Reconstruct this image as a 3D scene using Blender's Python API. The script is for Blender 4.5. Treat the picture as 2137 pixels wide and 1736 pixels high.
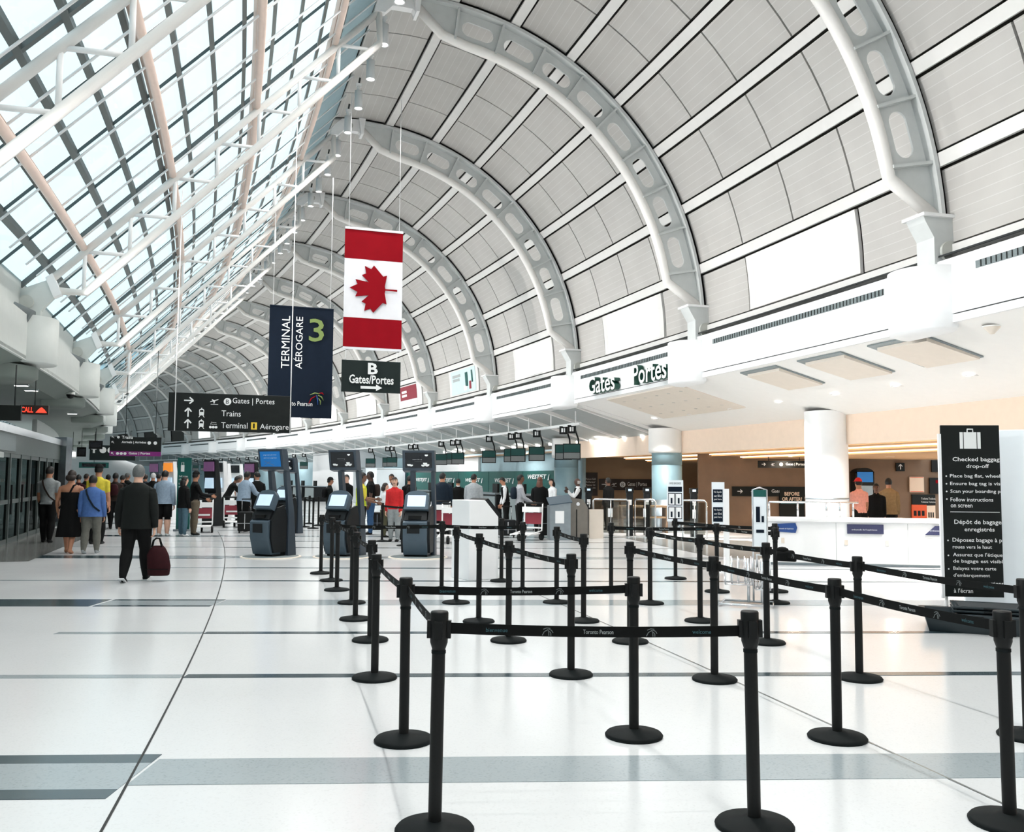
import bpy, bmesh, math, random
import numpy as np
from mathutils import Vector, Matrix
random.seed(7)
for o in list(bpy.data.objects): bpy.data.objects.remove(o)
SC = bpy.context.scene
COL = SC.collection
sin, cos, pi, R_ = math.sin, math.cos, math.pi, math.radians

# ---------------- camera ----------------
W, H, FPX, CAMH = 2137, 1736, 1885.0, 1.6
PITCH, ROLL = R_(4.05), R_(0.40)
fw = Vector((0, cos(PITCH), sin(PITCH))); up0 = Vector((0, -sin(PITCH), cos(PITCH))); rt0 = Vector((1, 0, 0))
rt = rt0 * cos(ROLL) + up0 * sin(ROLL); upv = up0 * cos(ROLL) - rt0 * sin(ROLL)
cd = bpy.data.cameras.new('camera'); cam = bpy.data.objects.new('camera', cd); COL.objects.link(cam)
cd.sensor_width = 36.0; cd.sensor_fit = 'HORIZONTAL'; cd.lens = 36.0 * FPX / W; cd.clip_start = 0.05; cd.clip_end = 400
m = Matrix.Identity(4)
for i in range(3): m[i][0], m[i][1], m[i][2] = rt[i], upv[i], -fw[i]
m[2][3] = CAMH
cam.matrix_world = m
SC.camera = cam

# ---------------- world, exposure ----------------
WORLD_STRENGTH, EXPOSURE, LAMP_W, FLOOD_W = 1.70, 0.27, 94.0, 125.0
w = bpy.data.worlds.new('overcast_sky'); SC.world = w; w.use_nodes = True
nt = w.node_tree; bg = nt.nodes['Background']
tc = nt.nodes.new('ShaderNodeTexCoord'); sx = nt.nodes.new('ShaderNodeSeparateXYZ'); cr = nt.nodes.new('ShaderNodeValToRGB')
nt.links.new(tc.outputs['Generated'], sx.inputs[0]); nt.links.new(sx.outputs['Z'], cr.inputs[0]); nt.links.new(cr.outputs[0], bg.inputs[0])
cr.color_ramp.elements[0].position = 0.0; cr.color_ramp.elements[0].color = (0.70, 0.85, 0.90, 1)
cr.color_ramp.elements[1].position = 0.8; cr.color_ramp.elements[1].color = (1.0, 1.0, 1.0, 1)
bg.inputs[1].default_value = WORLD_STRENGTH
SC.view_settings.view_transform = 'Standard'; SC.view_settings.look = 'None'
cy = SC.cycles; cy.max_bounces = 7; cy.diffuse_bounces = 4; cy.glossy_bounces = 3; cy.transmission_bounces = 3; cy.transparent_max_bounces = 10; cy.caustics_reflective = False; cy.caustics_refractive = False; cy.adaptive_threshold = 0.05
SC.view_settings.exposure = EXPOSURE; SC.view_settings.gamma = 1.0; SC.view_settings.use_curve_mapping = False

# ---------------- the curved hall: s = arch number along it, o = metres outward from the ridge, z = height ----------------
HX, HY, HD, KAP, BAY = -2.2411, 19.8276, 0.3076, 0.0048, 7.6785
RC = 1.0 / KAP
def th(s): return HD + KAP * BAY * (s - 1)
def hall(s, o=0.0, z=0.0):
    t = th(s)
    return Vector((HX + (cos(t) - cos(HD)) / KAP + o * cos(t), HY + (sin(t) - sin(HD)) / KAP + o * sin(t), z))
def lp(ds, o, z):                       # the same point in the frame of the bay's own arch
    a = KAP * BAY * ds
    return ((RC + o) * cos(a) - RC, (RC + o) * sin(a), z)
def px_ray(px, py):
    X, Y = px - W / 2, py - H / 2
    return (rt * X - upv * Y + fw * FPX).normalized()
def ground(px, py, z=0.0):
    d = px_ray(px, py); t = (z - CAMH) / d.z
    return Vector((d.x * t, d.y * t, z))

# ---------------- materials ----------------
MATS = {}
def M(name, col, rough=0.5, metal=0.0, var=0.04, scale=6.0, bump=0.0, spec=0.5, emit=None, estr=0.0, coat=0.0):
    if name in MATS: return MATS[name]
    mt = bpy.data.materials.new(name); mt.use_nodes = True; n = mt.node_tree; b = n.nodes['Principled BSDF']
    b.inputs['Roughness'].default_value = rough; b.inputs['Metallic'].default_value = metal
    b.inputs['Specular IOR Level'].default_value = spec
    if coat: b.inputs['Coat Weight'].default_value = coat; b.inputs['Coat Roughness'].default_value = 0.05
    t = n.nodes.new('ShaderNodeTexCoord'); nz = n.nodes.new('ShaderNodeTexNoise')
    nz.inputs['Scale'].default_value = scale; nz.inputs['Detail'].default_value = 4
    n.links.new(t.outputs['Object'], nz.inputs['Vector'])
    rp = n.nodes.new('ShaderNodeValToRGB'); n.links.new(nz.outputs['Fac'], rp.inputs[0])
    rp.color_ramp.elements[0].position = 0.3; rp.color_ramp.elements[1].position = 0.7
    rp.color_ramp.elements[0].color = tuple(max(0, c * (1 - var)) for c in col[:3]) + (1,)
    rp.color_ramp.elements[1].color = tuple(min(1, c * (1 + var)) for c in col[:3]) + (1,)
    n.links.new(rp.outputs[0], b.inputs['Base Color'])
    if bump:
        bp = n.nodes.new('ShaderNodeBump'); bp.inputs['Strength'].default_value = bump; bp.inputs['Distance'].default_value = 0.01
        n.links.new(nz.outputs['Fac'], bp.inputs['Height']); n.links.new(bp.outputs[0], b.inputs['Normal'])
    if emit:
        b.inputs['Emission Color'].default_value = tuple(emit) + (1,); b.inputs['Emission Strength'].default_value = estr
        if name not in ('cove_glow', 'panel_glow'): mt.cycles.emission_sampling = 'NONE'
    MATS[name] = mt
    return mt
def sr(r, g, b): return tuple(((c / 255) / 12.92 if c <= 10 else (((c / 255) + 0.055) / 1.055) ** 2.4) for c in (r, g, b))

# terrazzo floor and its inlays
def terrazzo(name, col, speck=0.25, rough=0.16):
    mt = M(name, col, rough, var=0.0, spec=0.5); n = mt.node_tree; b = n.nodes['Principled BSDF']
    t = n.nodes.new('ShaderNodeTexCoord'); vo = n.nodes.new('ShaderNodeTexVoronoi'); vo.inputs['Scale'].default_value = 90
    n.links.new(t.outputs['Object'], vo.inputs['Vector'])
    nz = n.nodes.new('ShaderNodeTexNoise'); nz.inputs['Scale'].default_value = 0.6; nz.inputs['Detail'].default_value = 5
    n.links.new(t.outputs['Object'], nz.inputs['Vector'])
    rp = n.nodes.new('ShaderNodeValToRGB'); n.links.new(vo.outputs['Color'], rp.inputs[0])
    rp.color_ramp.elements[0].color = tuple(c * (1 - speck) for c in col) + (1,); rp.color_ramp.elements[0].position = 0.05
    rp.color_ramp.elements[1].color = tuple(min(1, c * (1 + speck * .5)) for c in col) + (1,); rp.color_ramp.elements[1].position = 0.35
    mx = n.nodes.new('ShaderNodeMixRGB'); mx.blend_type = 'MULTIPLY'; mx.inputs[0].default_value = 0.25
    r2 = n.nodes.new('ShaderNodeValToRGB'); n.links.new(nz.outputs['Fac'], r2.inputs[0])
    r2.color_ramp.elements[0].color = (.9, .9, .9, 1); r2.color_ramp.elements[0].position = .35; r2.color_ramp.elements[1].position = .65
    n.links.new(rp.outputs[0], mx.inputs[1]); n.links.new(r2.outputs[0], mx.inputs[2]); n.links.new(mx.outputs[0], b.inputs['Base Color'])
    r3 = n.nodes.new('ShaderNodeMapRange'); r3.inputs[3].default_value = rough * .8; r3.inputs[4].default_value = rough * 1.35
    n.links.new(nz.outputs['Fac'], r3.inputs[0]); n.links.new(r3.outputs[0], b.inputs['Roughness'])
    return mt
terrazzo('terrazzo_white', (.66, .68, .69), .05)
terrazzo('terrazzo_grey', sr(150, 160, 164), .12)
terrazzo('terrazzo_dark', sr(56, 72, 78), .25)
terrazzo('terrazzo_taupe', sr(120, 122, 120), .2)

def vault_panel_mat():
    mt = M('vault_panel', sr(190, 191, 188), .62, var=.0, spec=.3); n = mt.node_tree; b = n.nodes['Principled BSDF']
    uv = n.nodes.new('ShaderNodeUVMap'); uv.uv_map = 'UVMap'; sp = n.nodes.new('ShaderNodeSeparateXYZ'); n.links.new(uv.outputs[0], sp.inputs[0])
    mu = n.nodes.new('ShaderNodeMath'); mu.operation = 'MULTIPLY'; mu.inputs[1].default_value = 7; n.links.new(sp.outputs['Y'], mu.inputs[0])
    fr = n.nodes.new('ShaderNodeMath'); fr.operation = 'FRACT'; n.links.new(mu.outputs[0], fr.inputs[0])
    rp = n.nodes.new('ShaderNodeValToRGB'); rp.color_ramp.interpolation = 'CONSTANT'
    rp.color_ramp.elements[0].color = sr(190, 187, 183) + (1,); rp.color_ramp.elements[1].position = .93; rp.color_ramp.elements[1].color = sr(204, 202, 199) + (1,)
    n.links.new(fr.outputs[0], rp.inputs[0])
    t = n.nodes.new('ShaderNodeTexCoord'); nz = n.nodes.new('ShaderNodeTexNoise'); nz.inputs['Scale'].default_value = 1.3; nz.inputs['Detail'].default_value = 6
    n.links.new(t.outputs['Object'], nz.inputs['Vector'])
    mx = n.nodes.new('ShaderNodeMixRGB'); mx.blend_type = 'OVERLAY'; mx.inputs[0].default_value = .12
    n.links.new(rp.outputs[0], mx.inputs[1]); n.links.new(nz.outputs['Fac'], mx.inputs[2]); n.links.new(mx.outputs[0], b.inputs['Base Color'])
vault_panel_mat()
def glass_mat(name, tint, refl=.08, rough=.02):
    mt = bpy.data.materials.new(name); mt.use_nodes = True; n = mt.node_tree
    n.nodes.remove(n.nodes['Principled BSDF']); out = n.nodes['Material Output']
    tr = n.nodes.new('ShaderNodeBsdfTransparent'); gl = n.nodes.new('ShaderNodeBsdfGlossy'); mx = n.nodes.new('ShaderNodeMixShader')
    t = n.nodes.new('ShaderNodeTexCoord'); nz = n.nodes.new('ShaderNodeTexNoise'); nz.inputs['Scale'].default_value = .8
    n.links.new(t.outputs['Object'], nz.inputs['Vector']); rp = n.nodes.new('ShaderNodeValToRGB'); n.links.new(nz.outputs['Fac'], rp.inputs[0])
    rp.color_ramp.elements[0].color = tuple(c * .93 for c in tint) + (1,); rp.color_ramp.elements[1].color = tuple(tint) + (1,)
    n.links.new(rp.outputs[0], tr.inputs[0]); gl.inputs['Roughness'].default_value = rough; mx.inputs[0].default_value = refl
    n.links.new(tr.outputs[0], mx.inputs[1]); n.links.new(gl.outputs[0], mx.inputs[2]); n.links.new(mx.outputs[0], out.inputs[0])
    MATS[name] = mt
glass_mat('roof_glass', (.80, .87, .89), .06); glass_mat('door_glass', (.22, .25, .245), .06); glass_mat('gate_glass', (.72, .74, .72), .12)

M('steel_white', sr(242, 242, 242), .4, var=.02); M('steel_arch', sr(205, 208, 207), .45, var=.03); M('tube_white', sr(236, 233, 229), .4, var=.02)
M('rib_warm_lit', sr(240, 216, 203), .45, var=.03); M('mullion', sr(92, 100, 100), .45, var=.05); M('glazing_dark', sr(60, 76, 78), .4)  # pinkish rib colour holds the warm light falling on the roof tubes
M('vault_back', sr(66, 62, 58), .8); M('purlin', sr(226, 224, 221), .5, var=.02); M('fascia', (.92, .93, .94), .5, var=.01)
M('fascia_trim', (.82, .83, .84), .5, var=.01); M('gap', sr(40, 44, 44), .8); M('grille', sr(120, 130, 132), .5, var=.15, scale=60)
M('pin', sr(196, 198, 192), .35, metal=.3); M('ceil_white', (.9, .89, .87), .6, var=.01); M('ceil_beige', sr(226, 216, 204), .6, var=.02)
M('ceil_grey', sr(170, 176, 176), .6, var=.03); M('soffit_shaded', sr(112, 122, 117), .6, var=.05, scale=1.0); M('fascia_left', sr(206, 211, 208), .6, var=.02)  # left soffit grey deepened, its unlit shade is put into the colour
M('wall_blue', sr(160, 188, 198), .5); M('wall_cream', sr(238, 216, 196), .6, var=.02); M('wall_brown', sr(128, 104, 84), .6, var=.08, scale=2)
M('wall_tan', sr(160, 132, 102), .6, var=.06, scale=2); M('teal', sr(6, 84, 78), .45, var=.03); M('white_paint', (.9, .91, .92), .4, var=.01)
M('white_cool', sr(238, 245, 250), .4, var=.01); M('black', (.0025, .0032, .0032), .5, var=.1, spec=.3); M('black_rubber', (.006, .0085, .009), .7, var=.1, spec=.15)
M('belt', (.003, .0035, .0035), .8, var=.1, scale=40, spec=.2); M('lettering', (.8, .82, .82), .6, var=0); M('belt_print', sr(104, 110, 110), .7, var=0)
M('belt_teal', sr(52, 92, 100), .7, var=0); M('chrome', (.75, .76, .78), .2, metal=1.0); M('steel_brushed', sr(150, 160, 166), .35, metal=.8, var=.08)
M('sign_black', (.004, .0065, .006), .5, var=.05, spec=.3); M('sign_navy', (.0035, .009, .02), .7, var=.06, spec=.15); M('sign_olive', sr(112, 132, 70), .5); M('sign_green', (.006, .014, .0135), .6, spec=.3)
M('sign_yellow', sr(232, 196, 60), .5); M('sign_purple', sr(120, 20, 110), .5); M('flag_red', (.25, .006, .012), .85, var=.04, scale=3, spec=.05); M('flag_white', sr(226, 227, 232), .85, var=.02, spec=.05)
M('kiosk_grey', sr(62, 73, 84), .4, metal=.2, var=.04); M('kiosk_dark', (.006, .008, .0095), .5, spec=.3); M('kiosk_front', sr(72, 88, 100), .4, metal=.2)
M('screen_light', sr(190, 208, 222), .3, emit=sr(180, 205, 225), estr=.55); M('screen_dark', sr(26, 30, 36), .25)
M('screen_blue', sr(20, 90, 150), .3, emit=sr(20, 100, 165), estr=.5); M('screen_teal', sr(10, 52, 49), .3, emit=sr(16, 84, 78), estr=.1); M('screen_grey', sr(96, 100, 100), .3, emit=sr(110, 112, 112), estr=.15)
M('screen_purple', sr(90, 60, 90), .3, emit=sr(110, 70, 110), estr=.4); M('screen_orange', sr(200, 120, 40), .3, emit=sr(220, 130, 40), estr=.8)
M('tub', sr(30, 42, 47), .45, var=.05); M('brown_sign', sr(40, 25, 21), .5); M('orange_sign', sr(232, 92, 48), .6); M('poster_red', sr(140, 44, 58), .6); M('poster_aqua', sr(206, 224, 226), .6)
M('green_letter', sr(8, 66, 52), .5); M('blue_card', sr(24, 66, 130), .5); M('navy_card', sr(34, 38, 74), .5); M('led_red', sr(200, 40, 30), .5, emit=sr(255, 60, 40), estr=1.6)
M('lamp_glow', (1, 1, 1), .5, emit=(1, .97, .93), estr=12.0); M('cove_glow', (1, .8, .6), .5, emit=(1, .80, .58), estr=2.5); M('down_glow', (1, 1, 1), .5, emit=(1, .96, .9), estr=9.0)
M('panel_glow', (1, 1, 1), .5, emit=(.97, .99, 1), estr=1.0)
M('door_metal', sr(92, 102, 100), .4, metal=.4, var=.06); M('door_dark', sr(50, 58, 57), .5)
M('flood_grey', sr(104, 112, 114), .5, var=.04); M('cove_peach', sr(232, 190, 146), .6, var=.02)
M('column_blue', sr(116, 144, 153), .5, var=.03)
M('egate', sr(128, 124, 118), .35, metal=.6, var=.06)

# ---------------- mesh helpers ----------------
class MB:
    def __init__(s): s.v = []; s.f = []; s.mi = []; s.sm = []; s.m = 0; s.uv = None
    def mat(s, i): s.m = i; return s
    def add(s, vs, fs, smooth=False):
        b = len(s.v); s.v += [tuple(p) for p in vs]
        for f in fs: s.f.append(tuple(b + i for i in f)); s.mi.append(s.m); s.sm.append(smooth)
        return s
    def box(s, x0, x1, y0, y1, z0, z1):
        return s.add([(x0, y0, z0), (x1, y0, z0), (x1, y1, z0), (x0, y1, z0), (x0, y0, z1), (x1, y0, z1), (x1, y1, z1), (x0, y1, z1)],
                     [(0, 3, 2, 1), (4, 5, 6, 7), (0, 1, 5, 4), (1, 2, 6, 5), (2, 3, 7, 6), (3, 0, 4, 7)])
    def hexa(s, a, b):                  # two quads (bottom, top), same winding
        return s.add(list(a) + list(b), [(3, 2, 1, 0), (4, 5, 6, 7), (0, 1, 5, 4), (1, 2, 6, 5), (2, 3, 7, 6), (3, 0, 4, 7)])
    def bar(s, p, q, w, d, upa=(0, 0, 1)):   # rectangular bar from p to q
        p, q = Vector(p), Vector(q); a = (q - p).normalized(); u = Vector(upa)
        x = a.cross(u)
        if x.length < 1e-4: x = a.cross(Vector((1, 0, 0)))
        x.normalize(); y = x.cross(a); x *= w / 2; y *= d / 2
        return s.hexa([p - x - y, p + x - y, p + x + y, p - x + y][::-1], [q - x - y, q + x - y, q + x + y, q - x + y][::-1])
    def tube(s, pts, r, n=8, cap=True, smooth=True, squash=None):
        pts = [Vector(p) for p in pts]; k = len(pts); rr = r if isinstance(r, (list, tuple)) else [r] * k
        vs = []; fs = []; pu = None
        for i, p in enumerate(pts):
            t = (pts[min(i + 1, k - 1)] - pts[max(i - 1, 0)]).normalized()
            if pu is None:
                pu = Vector((0, 0, 1)) if abs(t.z) < .9 else Vector((1, 0, 0))
            x = t.cross(pu)
            if x.length < 1e-5: x = t.cross(Vector((0, 1, 0)))
            x.normalize(); y = x.cross(t).normalized(); pu = y
            for j in range(n):
                a = 2 * pi * j / n; vs.append(p + x * (cos(a) * rr[i]) + y * (sin(a) * rr[i]))
        for i in range(k - 1):
            for j in range(n):
                fs.append((i * n + j, i * n + (j + 1) % n, (i + 1) * n + (j + 1) % n, (i + 1) * n + j))
        s.add(vs, fs, smooth)
        if cap:
            b = len(s.v) - len(vs)
            s.f.append(tuple(b + j for j in range(n))[::-1]); s.mi.append(s.m); s.sm.append(False)
            s.f.append(tuple(b + (k - 1) * n + j for j in range(n))); s.mi.append(s.m); s.sm.append(False)
        return s
    def cyl(s, p, q, r, r2=None, n=12): return s.tube([p, q], [r, r if r2 is None else r2], n)
    def lathe(s, prof, n=16, c=(0, 0, 0), a0=0.0, a1=2 * pi):
        full = abs(a1 - a0 - 2 * pi) < 1e-6; m_ = n if full else n + 1; vs = []; fs = []
        for (r, z) in prof:
            for j in range(m_):
                a = a0 + (a1 - a0) * j / n; vs.append((c[0] + r * cos(a), c[1] + r * sin(a), c[2] + z))
        for i in range(len(prof) - 1):
            for j in range(n):
                k = (j + 1) % m_; fs.append((i * m_ + j, i * m_ + k, (i + 1) * m_ + k, (i + 1) * m_ + j))
        return s.add(vs, fs, True)
    def prism(s, poly, pl, t0, t1):     # polygon in plane pl ('xz','xy','yz') extruded along the third axis
        def P(a, b, t): return {'xz': (a, t, b), 'xy': (a, b, t), 'yz': (t, a, b)}[pl]
        n = len(poly); vs = [P(a, b, t0) for a, b in poly] + [P(a, b, t1) for a, b in poly]
        return s.add(vs, [tuple(range(n)), tuple(range(2 * n - 1, n - 1, -1))] + [(i, i + n, (i + 1) % n + n, (i + 1) % n) for i in range(n)])
    def ell(s, c, r, nu=12, nv=8, mx=None, keep=None):
        vs = []; fs = []
        for i in range(nv + 1):
            p = pi * i / nv
            for j in range(nu):
                a = 2 * pi * j / nu; q = Vector((r[0] * sin(p) * cos(a), r[1] * sin(p) * sin(a), r[2] * cos(p)))
                if mx: q = mx @ q
                vs.append((c[0] + q[0], c[1] + q[1], c[2] + q[2]))
        for i in range(nv):
            for j in range(nu):
                if keep and not keep(sin(pi * (i + .5) / nv) * cos(2 * pi * (j + .5) / nu), sin(pi * (i + .5) / nv) * sin(2 * pi * (j + .5) / nu), cos(pi * (i + .5) / nv)): continue
                k = (j + 1) % nu; fs.append((i * nu + j, (i + 1) * nu + j, (i + 1) * nu + k, i * nu + k))
        return s.add(vs, fs, True)
    def loft(s, rings, cap=True, smooth=True):
        n = len(rings[0]); vs = [p for r in rings for p in r]; fs = []
        for i in range(len(rings) - 1):
            for j in range(n): fs.append((i * n + j, i * n + (j + 1) % n, (i + 1) * n + (j + 1) % n, (i + 1) * n + j))
        if cap: fs.append(tuple(range(n))[::-1]); fs.append(tuple(range((len(rings) - 1) * n, len(rings) * n)))
        return s.add(vs, fs, smooth)
    def mesh(s, name, mats):
        me = bpy.data.meshes.new(name); me.from_pydata(s.v, [], s.f)
        for x in (mats if isinstance(mats, (list, tuple)) else [mats]): me.materials.append(MATS[x] if isinstance(x, str) else x)
        me.polygons.foreach_set('material_index', s.mi); me.polygons.foreach_set('use_smooth', s.sm)
        bm = bmesh.new(); bm.from_mesh(me); bmesh.ops.remove_doubles(bm, verts=bm.verts, dist=1e-6); bmesh.ops.recalc_face_normals(bm, faces=bm.faces); bm.to_mesh(me); bm.free()
        me.update(); return me
    def build(s, name, mats, parent=None, loc=None, rz=None, rot=None):
        return obj(name, s.mesh(name, mats), parent, loc, rz, rot)
def obj(name, me, parent=None, loc=None, rz=None, rot=None):
    o = bpy.data.objects.new(name, me); COL.objects.link(o)
    if parent: o.parent = parent
    if loc is not None: o.location = loc
    if rz is not None: o.rotation_euler = (0, 0, rz)
    if rot is not None: o.rotation_euler = rot
    return o
def tag(o, label, cat, group=None):
    o['label'] = label; o['category'] = cat
    if group: o['group'] = group
    return o
def thing(name, label, cat, loc=(0, 0, 0), rz=0.0, group=None):
    return tag(obj(name, None, None, loc, rz), label, cat, group)
def setting(name, me=None, loc=(0, 0, 0), rz=0.0):
    o = obj(name, me, None, loc, rz); o['kind'] = 'structure'; return o
def copy_tree(root, loc, rz, label=None, group=None, parent=None):
    r = root.copy(); COL.objects.link(r); r.parent = parent; r.location = loc; r.rotation_euler = (0, 0, rz)
    if label: r['label'] = label
    if group: r['group'] = group
    for c in list(root.children):
        k = c.copy(); COL.objects.link(k); k.parent = r
        for g in list(c.children):
            q = g.copy(); COL.objects.link(q); q.parent = k
    return r
def chamfer(me, d, seg=2):
    bm = bmesh.new(); bm.from_mesh(me)
    bmesh.ops.bevel(bm, geom=[e for e in bm.edges if len(e.link_faces) == 2 and e.calc_face_angle(0) > .6], offset=d, segments=seg, affect='EDGES', profile=.5)
    bm.to_mesh(me); bm.free(); return me
TEXTS = []
def text(body, wd, ht, mat, parent, x, z, y=-.035, name='lettering', font_shear=0, bold=0.0, depth=.004, align='L', rot90=False, loc=None, rz=None):
    # lettering standing in the parent's xz plane, read from -y; x,z = lower left corner of its box wd x ht
    cu = bpy.data.curves.new(name, 'FONT'); cu.body = body; cu.size = 1; cu.resolution_u = 2; cu.offset = bold; cu.shear = font_shear
    if align == 'C': cu.align_x = 'CENTER'
    o = bpy.data.objects.new(name, cu); COL.objects.link(o)
    TEXTS.append((o, wd, ht, mat, parent, x, y, z, name, rot90, loc, rz)); return o
def flush_text():
    bpy.context.view_layer.update(); dg = bpy.context.evaluated_depsgraph_get()
    for (o, wd, ht, mat, parent, x, y, z, name, rot90, loc, rz) in TEXTS:
        me = bpy.data.meshes.new_from_object(o.evaluated_get(dg)); cu = o.data
        bpy.data.objects.remove(o); bpy.data.curves.remove(cu)
        n = len(me.vertices)
        if n == 0: continue
        co = np.empty(n * 3); me.vertices.foreach_get('co', co); co = co.reshape(-1, 3)
        mn, mx = co.min(0), co.max(0); e = mx - mn
        if rot90: u = (co[:, 1] - mn[1]) / e[1]; co2 = np.stack([x + wd * (1 - u), np.full(n, y), z + ht * (co[:, 0] - mn[0]) / e[0]], 1)
        else: co2 = np.stack([x + wd * (co[:, 0] - mn[0]) / e[0], np.full(n, y), z + ht * (co[:, 1] - mn[1]) / e[1]], 1)
        me.vertices.foreach_set('co', co2.ravel()); me.materials.clear(); me.materials.append(MATS[mat]); me.update()
        obj(name, me, parent, loc, rz)
    TEXTS.clear()
def stuff(o): o['kind'] = 'stuff'; return o

# ================= THE HALL =================
N0, N1 = -3, 13                          # first and last bay
ORD = ['nearest', 'second', 'third', 'fourth', 'fifth', 'sixth', 'seventh', 'eighth', 'ninth', 'tenth', 'eleventh', 'twelfth', 'thirteenth', 'fourteenth', 'fifteenth']
def bayloc(n): return hall(n), th(n)
def child_at_bay(name, me, parent, n):
    l, a = bayloc(n); return obj(name, me, parent, l, a)

# ---- floor ----
fl = MB().add([(-70, -30, 0), (50, -30, 0), (50, 130, 0), (-70, 130, 0)], [(0, 1, 2, 3)]).mesh('floor', 'terrazzo_white')
floor = setting('floor', fl)
SL = .047
def inlay(c0, c1, x0, x1, mat, zt=.003, clip=None):
    # straight strip across the floor between lines y = c + SL*x
    MB().hexa([(x0, c0 + SL * x0, -.01), (x1, c0 + SL * x1, -.01), (x1, c1 + SL * x1, -.01), (x0, c1 + SL * x0, -.01)],
              [(x0, c0 + SL * x0, zt), (x1, c0 + SL * x1, zt), (x1, c1 + SL * x1, zt), (x0, c1 + SL * x0, zt)]).build('floor_strip', mat, floor)
def curve_x(o, y):                        # x where the arc o = const crosses the line y = c + SL x (c given)
    cx, cy = HX - cos(HD) * RC, HY - sin(HD) * RC
    x = 0.0
    for _ in range(30):
        yy = y + SL * x; x = cx + math.sqrt((RC + o) ** 2 - (yy - cy) ** 2)
    return x
for k in range(0, 7):                     # every third inlay is a wide grey one
    y = 4.92 + 6.78 * k
    xc = curve_x(-3.8, y)
    wide = .44 if k < 1 else .5
    inlay(y, y + wide, xc, 9, 'terrazzo_grey')
    if k == 0:
        inlay(y - .2, y - .06, xc - 7, xc - .02, 'terrazzo_dark'); inlay(y - .06, y + .37, xc - 7, xc - .02, 'terrazzo_grey'); inlay(y + .37, y + .53, xc - 7, xc - .02, 'terrazzo_dark')
    else:
        inlay(y - .12, y - .02, xc - 1.45, xc - .02, 'terrazzo_dark'); inlay(y - .02, y + .42, xc - 1.45, xc - .02, 'terrazzo_grey'); inlay(y + .42, y + .54, xc - 1.45, xc - .02, 'terrazzo_dark')
        inlay(y - .12, y + .54, xc - 6, xc - 1.5, 'terrazzo_dark')
    for j, c in enumerate((7.49, 9.56)):
        c += 6.9 * k
        if c > 46: continue
        xc = curve_x(-3.8, c)
        inlay(c, c + .13, xc, 10, 'terrazzo_dark'); inlay(c, c + .12, xc - (1.5 if j else 6), xc - .02, 'terrazzo_grey')
for oo, s0, s1 in ((-3.8, -1.3, 2.2), (.5, -1.3, .1)):
    mb = MB(); seg = 40; l = []; r = []
    for i in range(seg + 1):
        s = s0 + (s1 - s0) * i / seg; l.append(hall(s, oo - .007, .0035)); r.append(hall(s, oo + .007, .0035))
    mb.add(l + r, [(i, i + 1, seg + 2 + i, seg + 1 + i) for i in range(seg)])
    mb.build('floor_joint', 'gap' if oo < 0 else 'terrazzo_taupe', floor)
mb = MB()                                 # grey entrance mat by the doors
mb.add([hall(.95, -7.35, .004), hall(2.6, -6.9, .004), hall(2.6, -9.2, .004), hall(.95, -9.2, .004)], [(0, 1, 2, 3)]); mb.build('entrance_mat', 'terrazzo_taupe', floor)

# ---- vault: dark backing, purlins, panels ----
VC = (.1, 5.4)
def arc(r, d): return (VC[0] + r * cos(R_(d)), VC[1] + r * sin(R_(d)))
PUR = [-.9, 11.2, 23.35, 35.5, 47.65, 59.8, 71.85, 83.9]
ceiling = setting('ceiling')
mb = MB(); vs = []; fs = []
for i in range(5):
    for j in range(13): q = arc(7.36, -5 + j * 8.75); vs.append(lp(i / 4, *q))
for i in range(4):
    for j in range(12): fs.append((i * 13 + j, i * 13 + j + 1, (i + 1) * 13 + j + 1, (i + 1) * 13 + j))
mb.add(vs, fs, True); back_me = mb.mesh('roof_deck', 'vault_back')
def curved_patch(mb, a0, a1, d0, d1, r0, r1, na=2, nd=3):
    vs = []; fs = []
    for r in (r0, r1):
        for i in range(na + 1):
            for j in range(nd + 1):
                q = arc(r, d0 + (d1 - d0) * j / nd); vs.append(lp(a0 + (a1 - a0) * i / na, *q))
    K = (na + 1) * (nd + 1); ix = lambda i, j, k=0: k * K + i * (nd + 1) + j
    for i in range(na):
        for j in range(nd):
            fs.append((ix(i, j), ix(i, j + 1), ix(i + 1, j + 1), ix(i + 1, j)))
    for i in range(na):
        for j in (0, nd): fs.append((ix(i, j), ix(i + 1, j), ix(i + 1, j, 1), ix(i, j, 1)))
    for j in range(nd):
        for i in (0, na): fs.append((ix(i, j), ix(i, j + 1), ix(i, j + 1, 1), ix(i, j, 1)))
    mb.add(vs, fs, False)
def add_uv(me, a0, a1, d0, d1):
    uv = me.uv_layers.new(name='UVMap')
    for lpz in me.loops:
        v = me.vertices[lpz.vertex_index].co; ang = math.degrees(math.atan2(v.z - VC[1], v.x - VC[0])); s = v.y / BAY
        uv.data[lpz.index].uv = ((s - a0) / (a1 - a0), (ang - d0) / (d1 - d0))
panel_me = {}
for r in range(8):
    d0 = PUR[r] + 1.3; d1 = (PUR[r + 1] - 1.3) if r < 7 else 97.3
    for c in range(4):
        a0, a1 = .01 + c * .245 + .003, .01 + (c + 1) * .245 - .003
        if r == 0 and c in (1, 2): continue
        mb = MB(); curved_patch(mb, a0, a1, d0, d1, 7.22, 7.27); me = mb.mesh('ceiling_panel', 'vault_panel'); add_uv(me, a0, a1, d0, d1); panel_me[r, c] = me
pur_me = []
for d in PUR:
    mb = MB(); curved_patch(mb, 0, 1, d - .88, d + .88, 7.15, 7.24, 4, 1); pur_me.append(mb.mesh('purlin', 'purlin'))
far = MB(); cnt = 0
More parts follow.
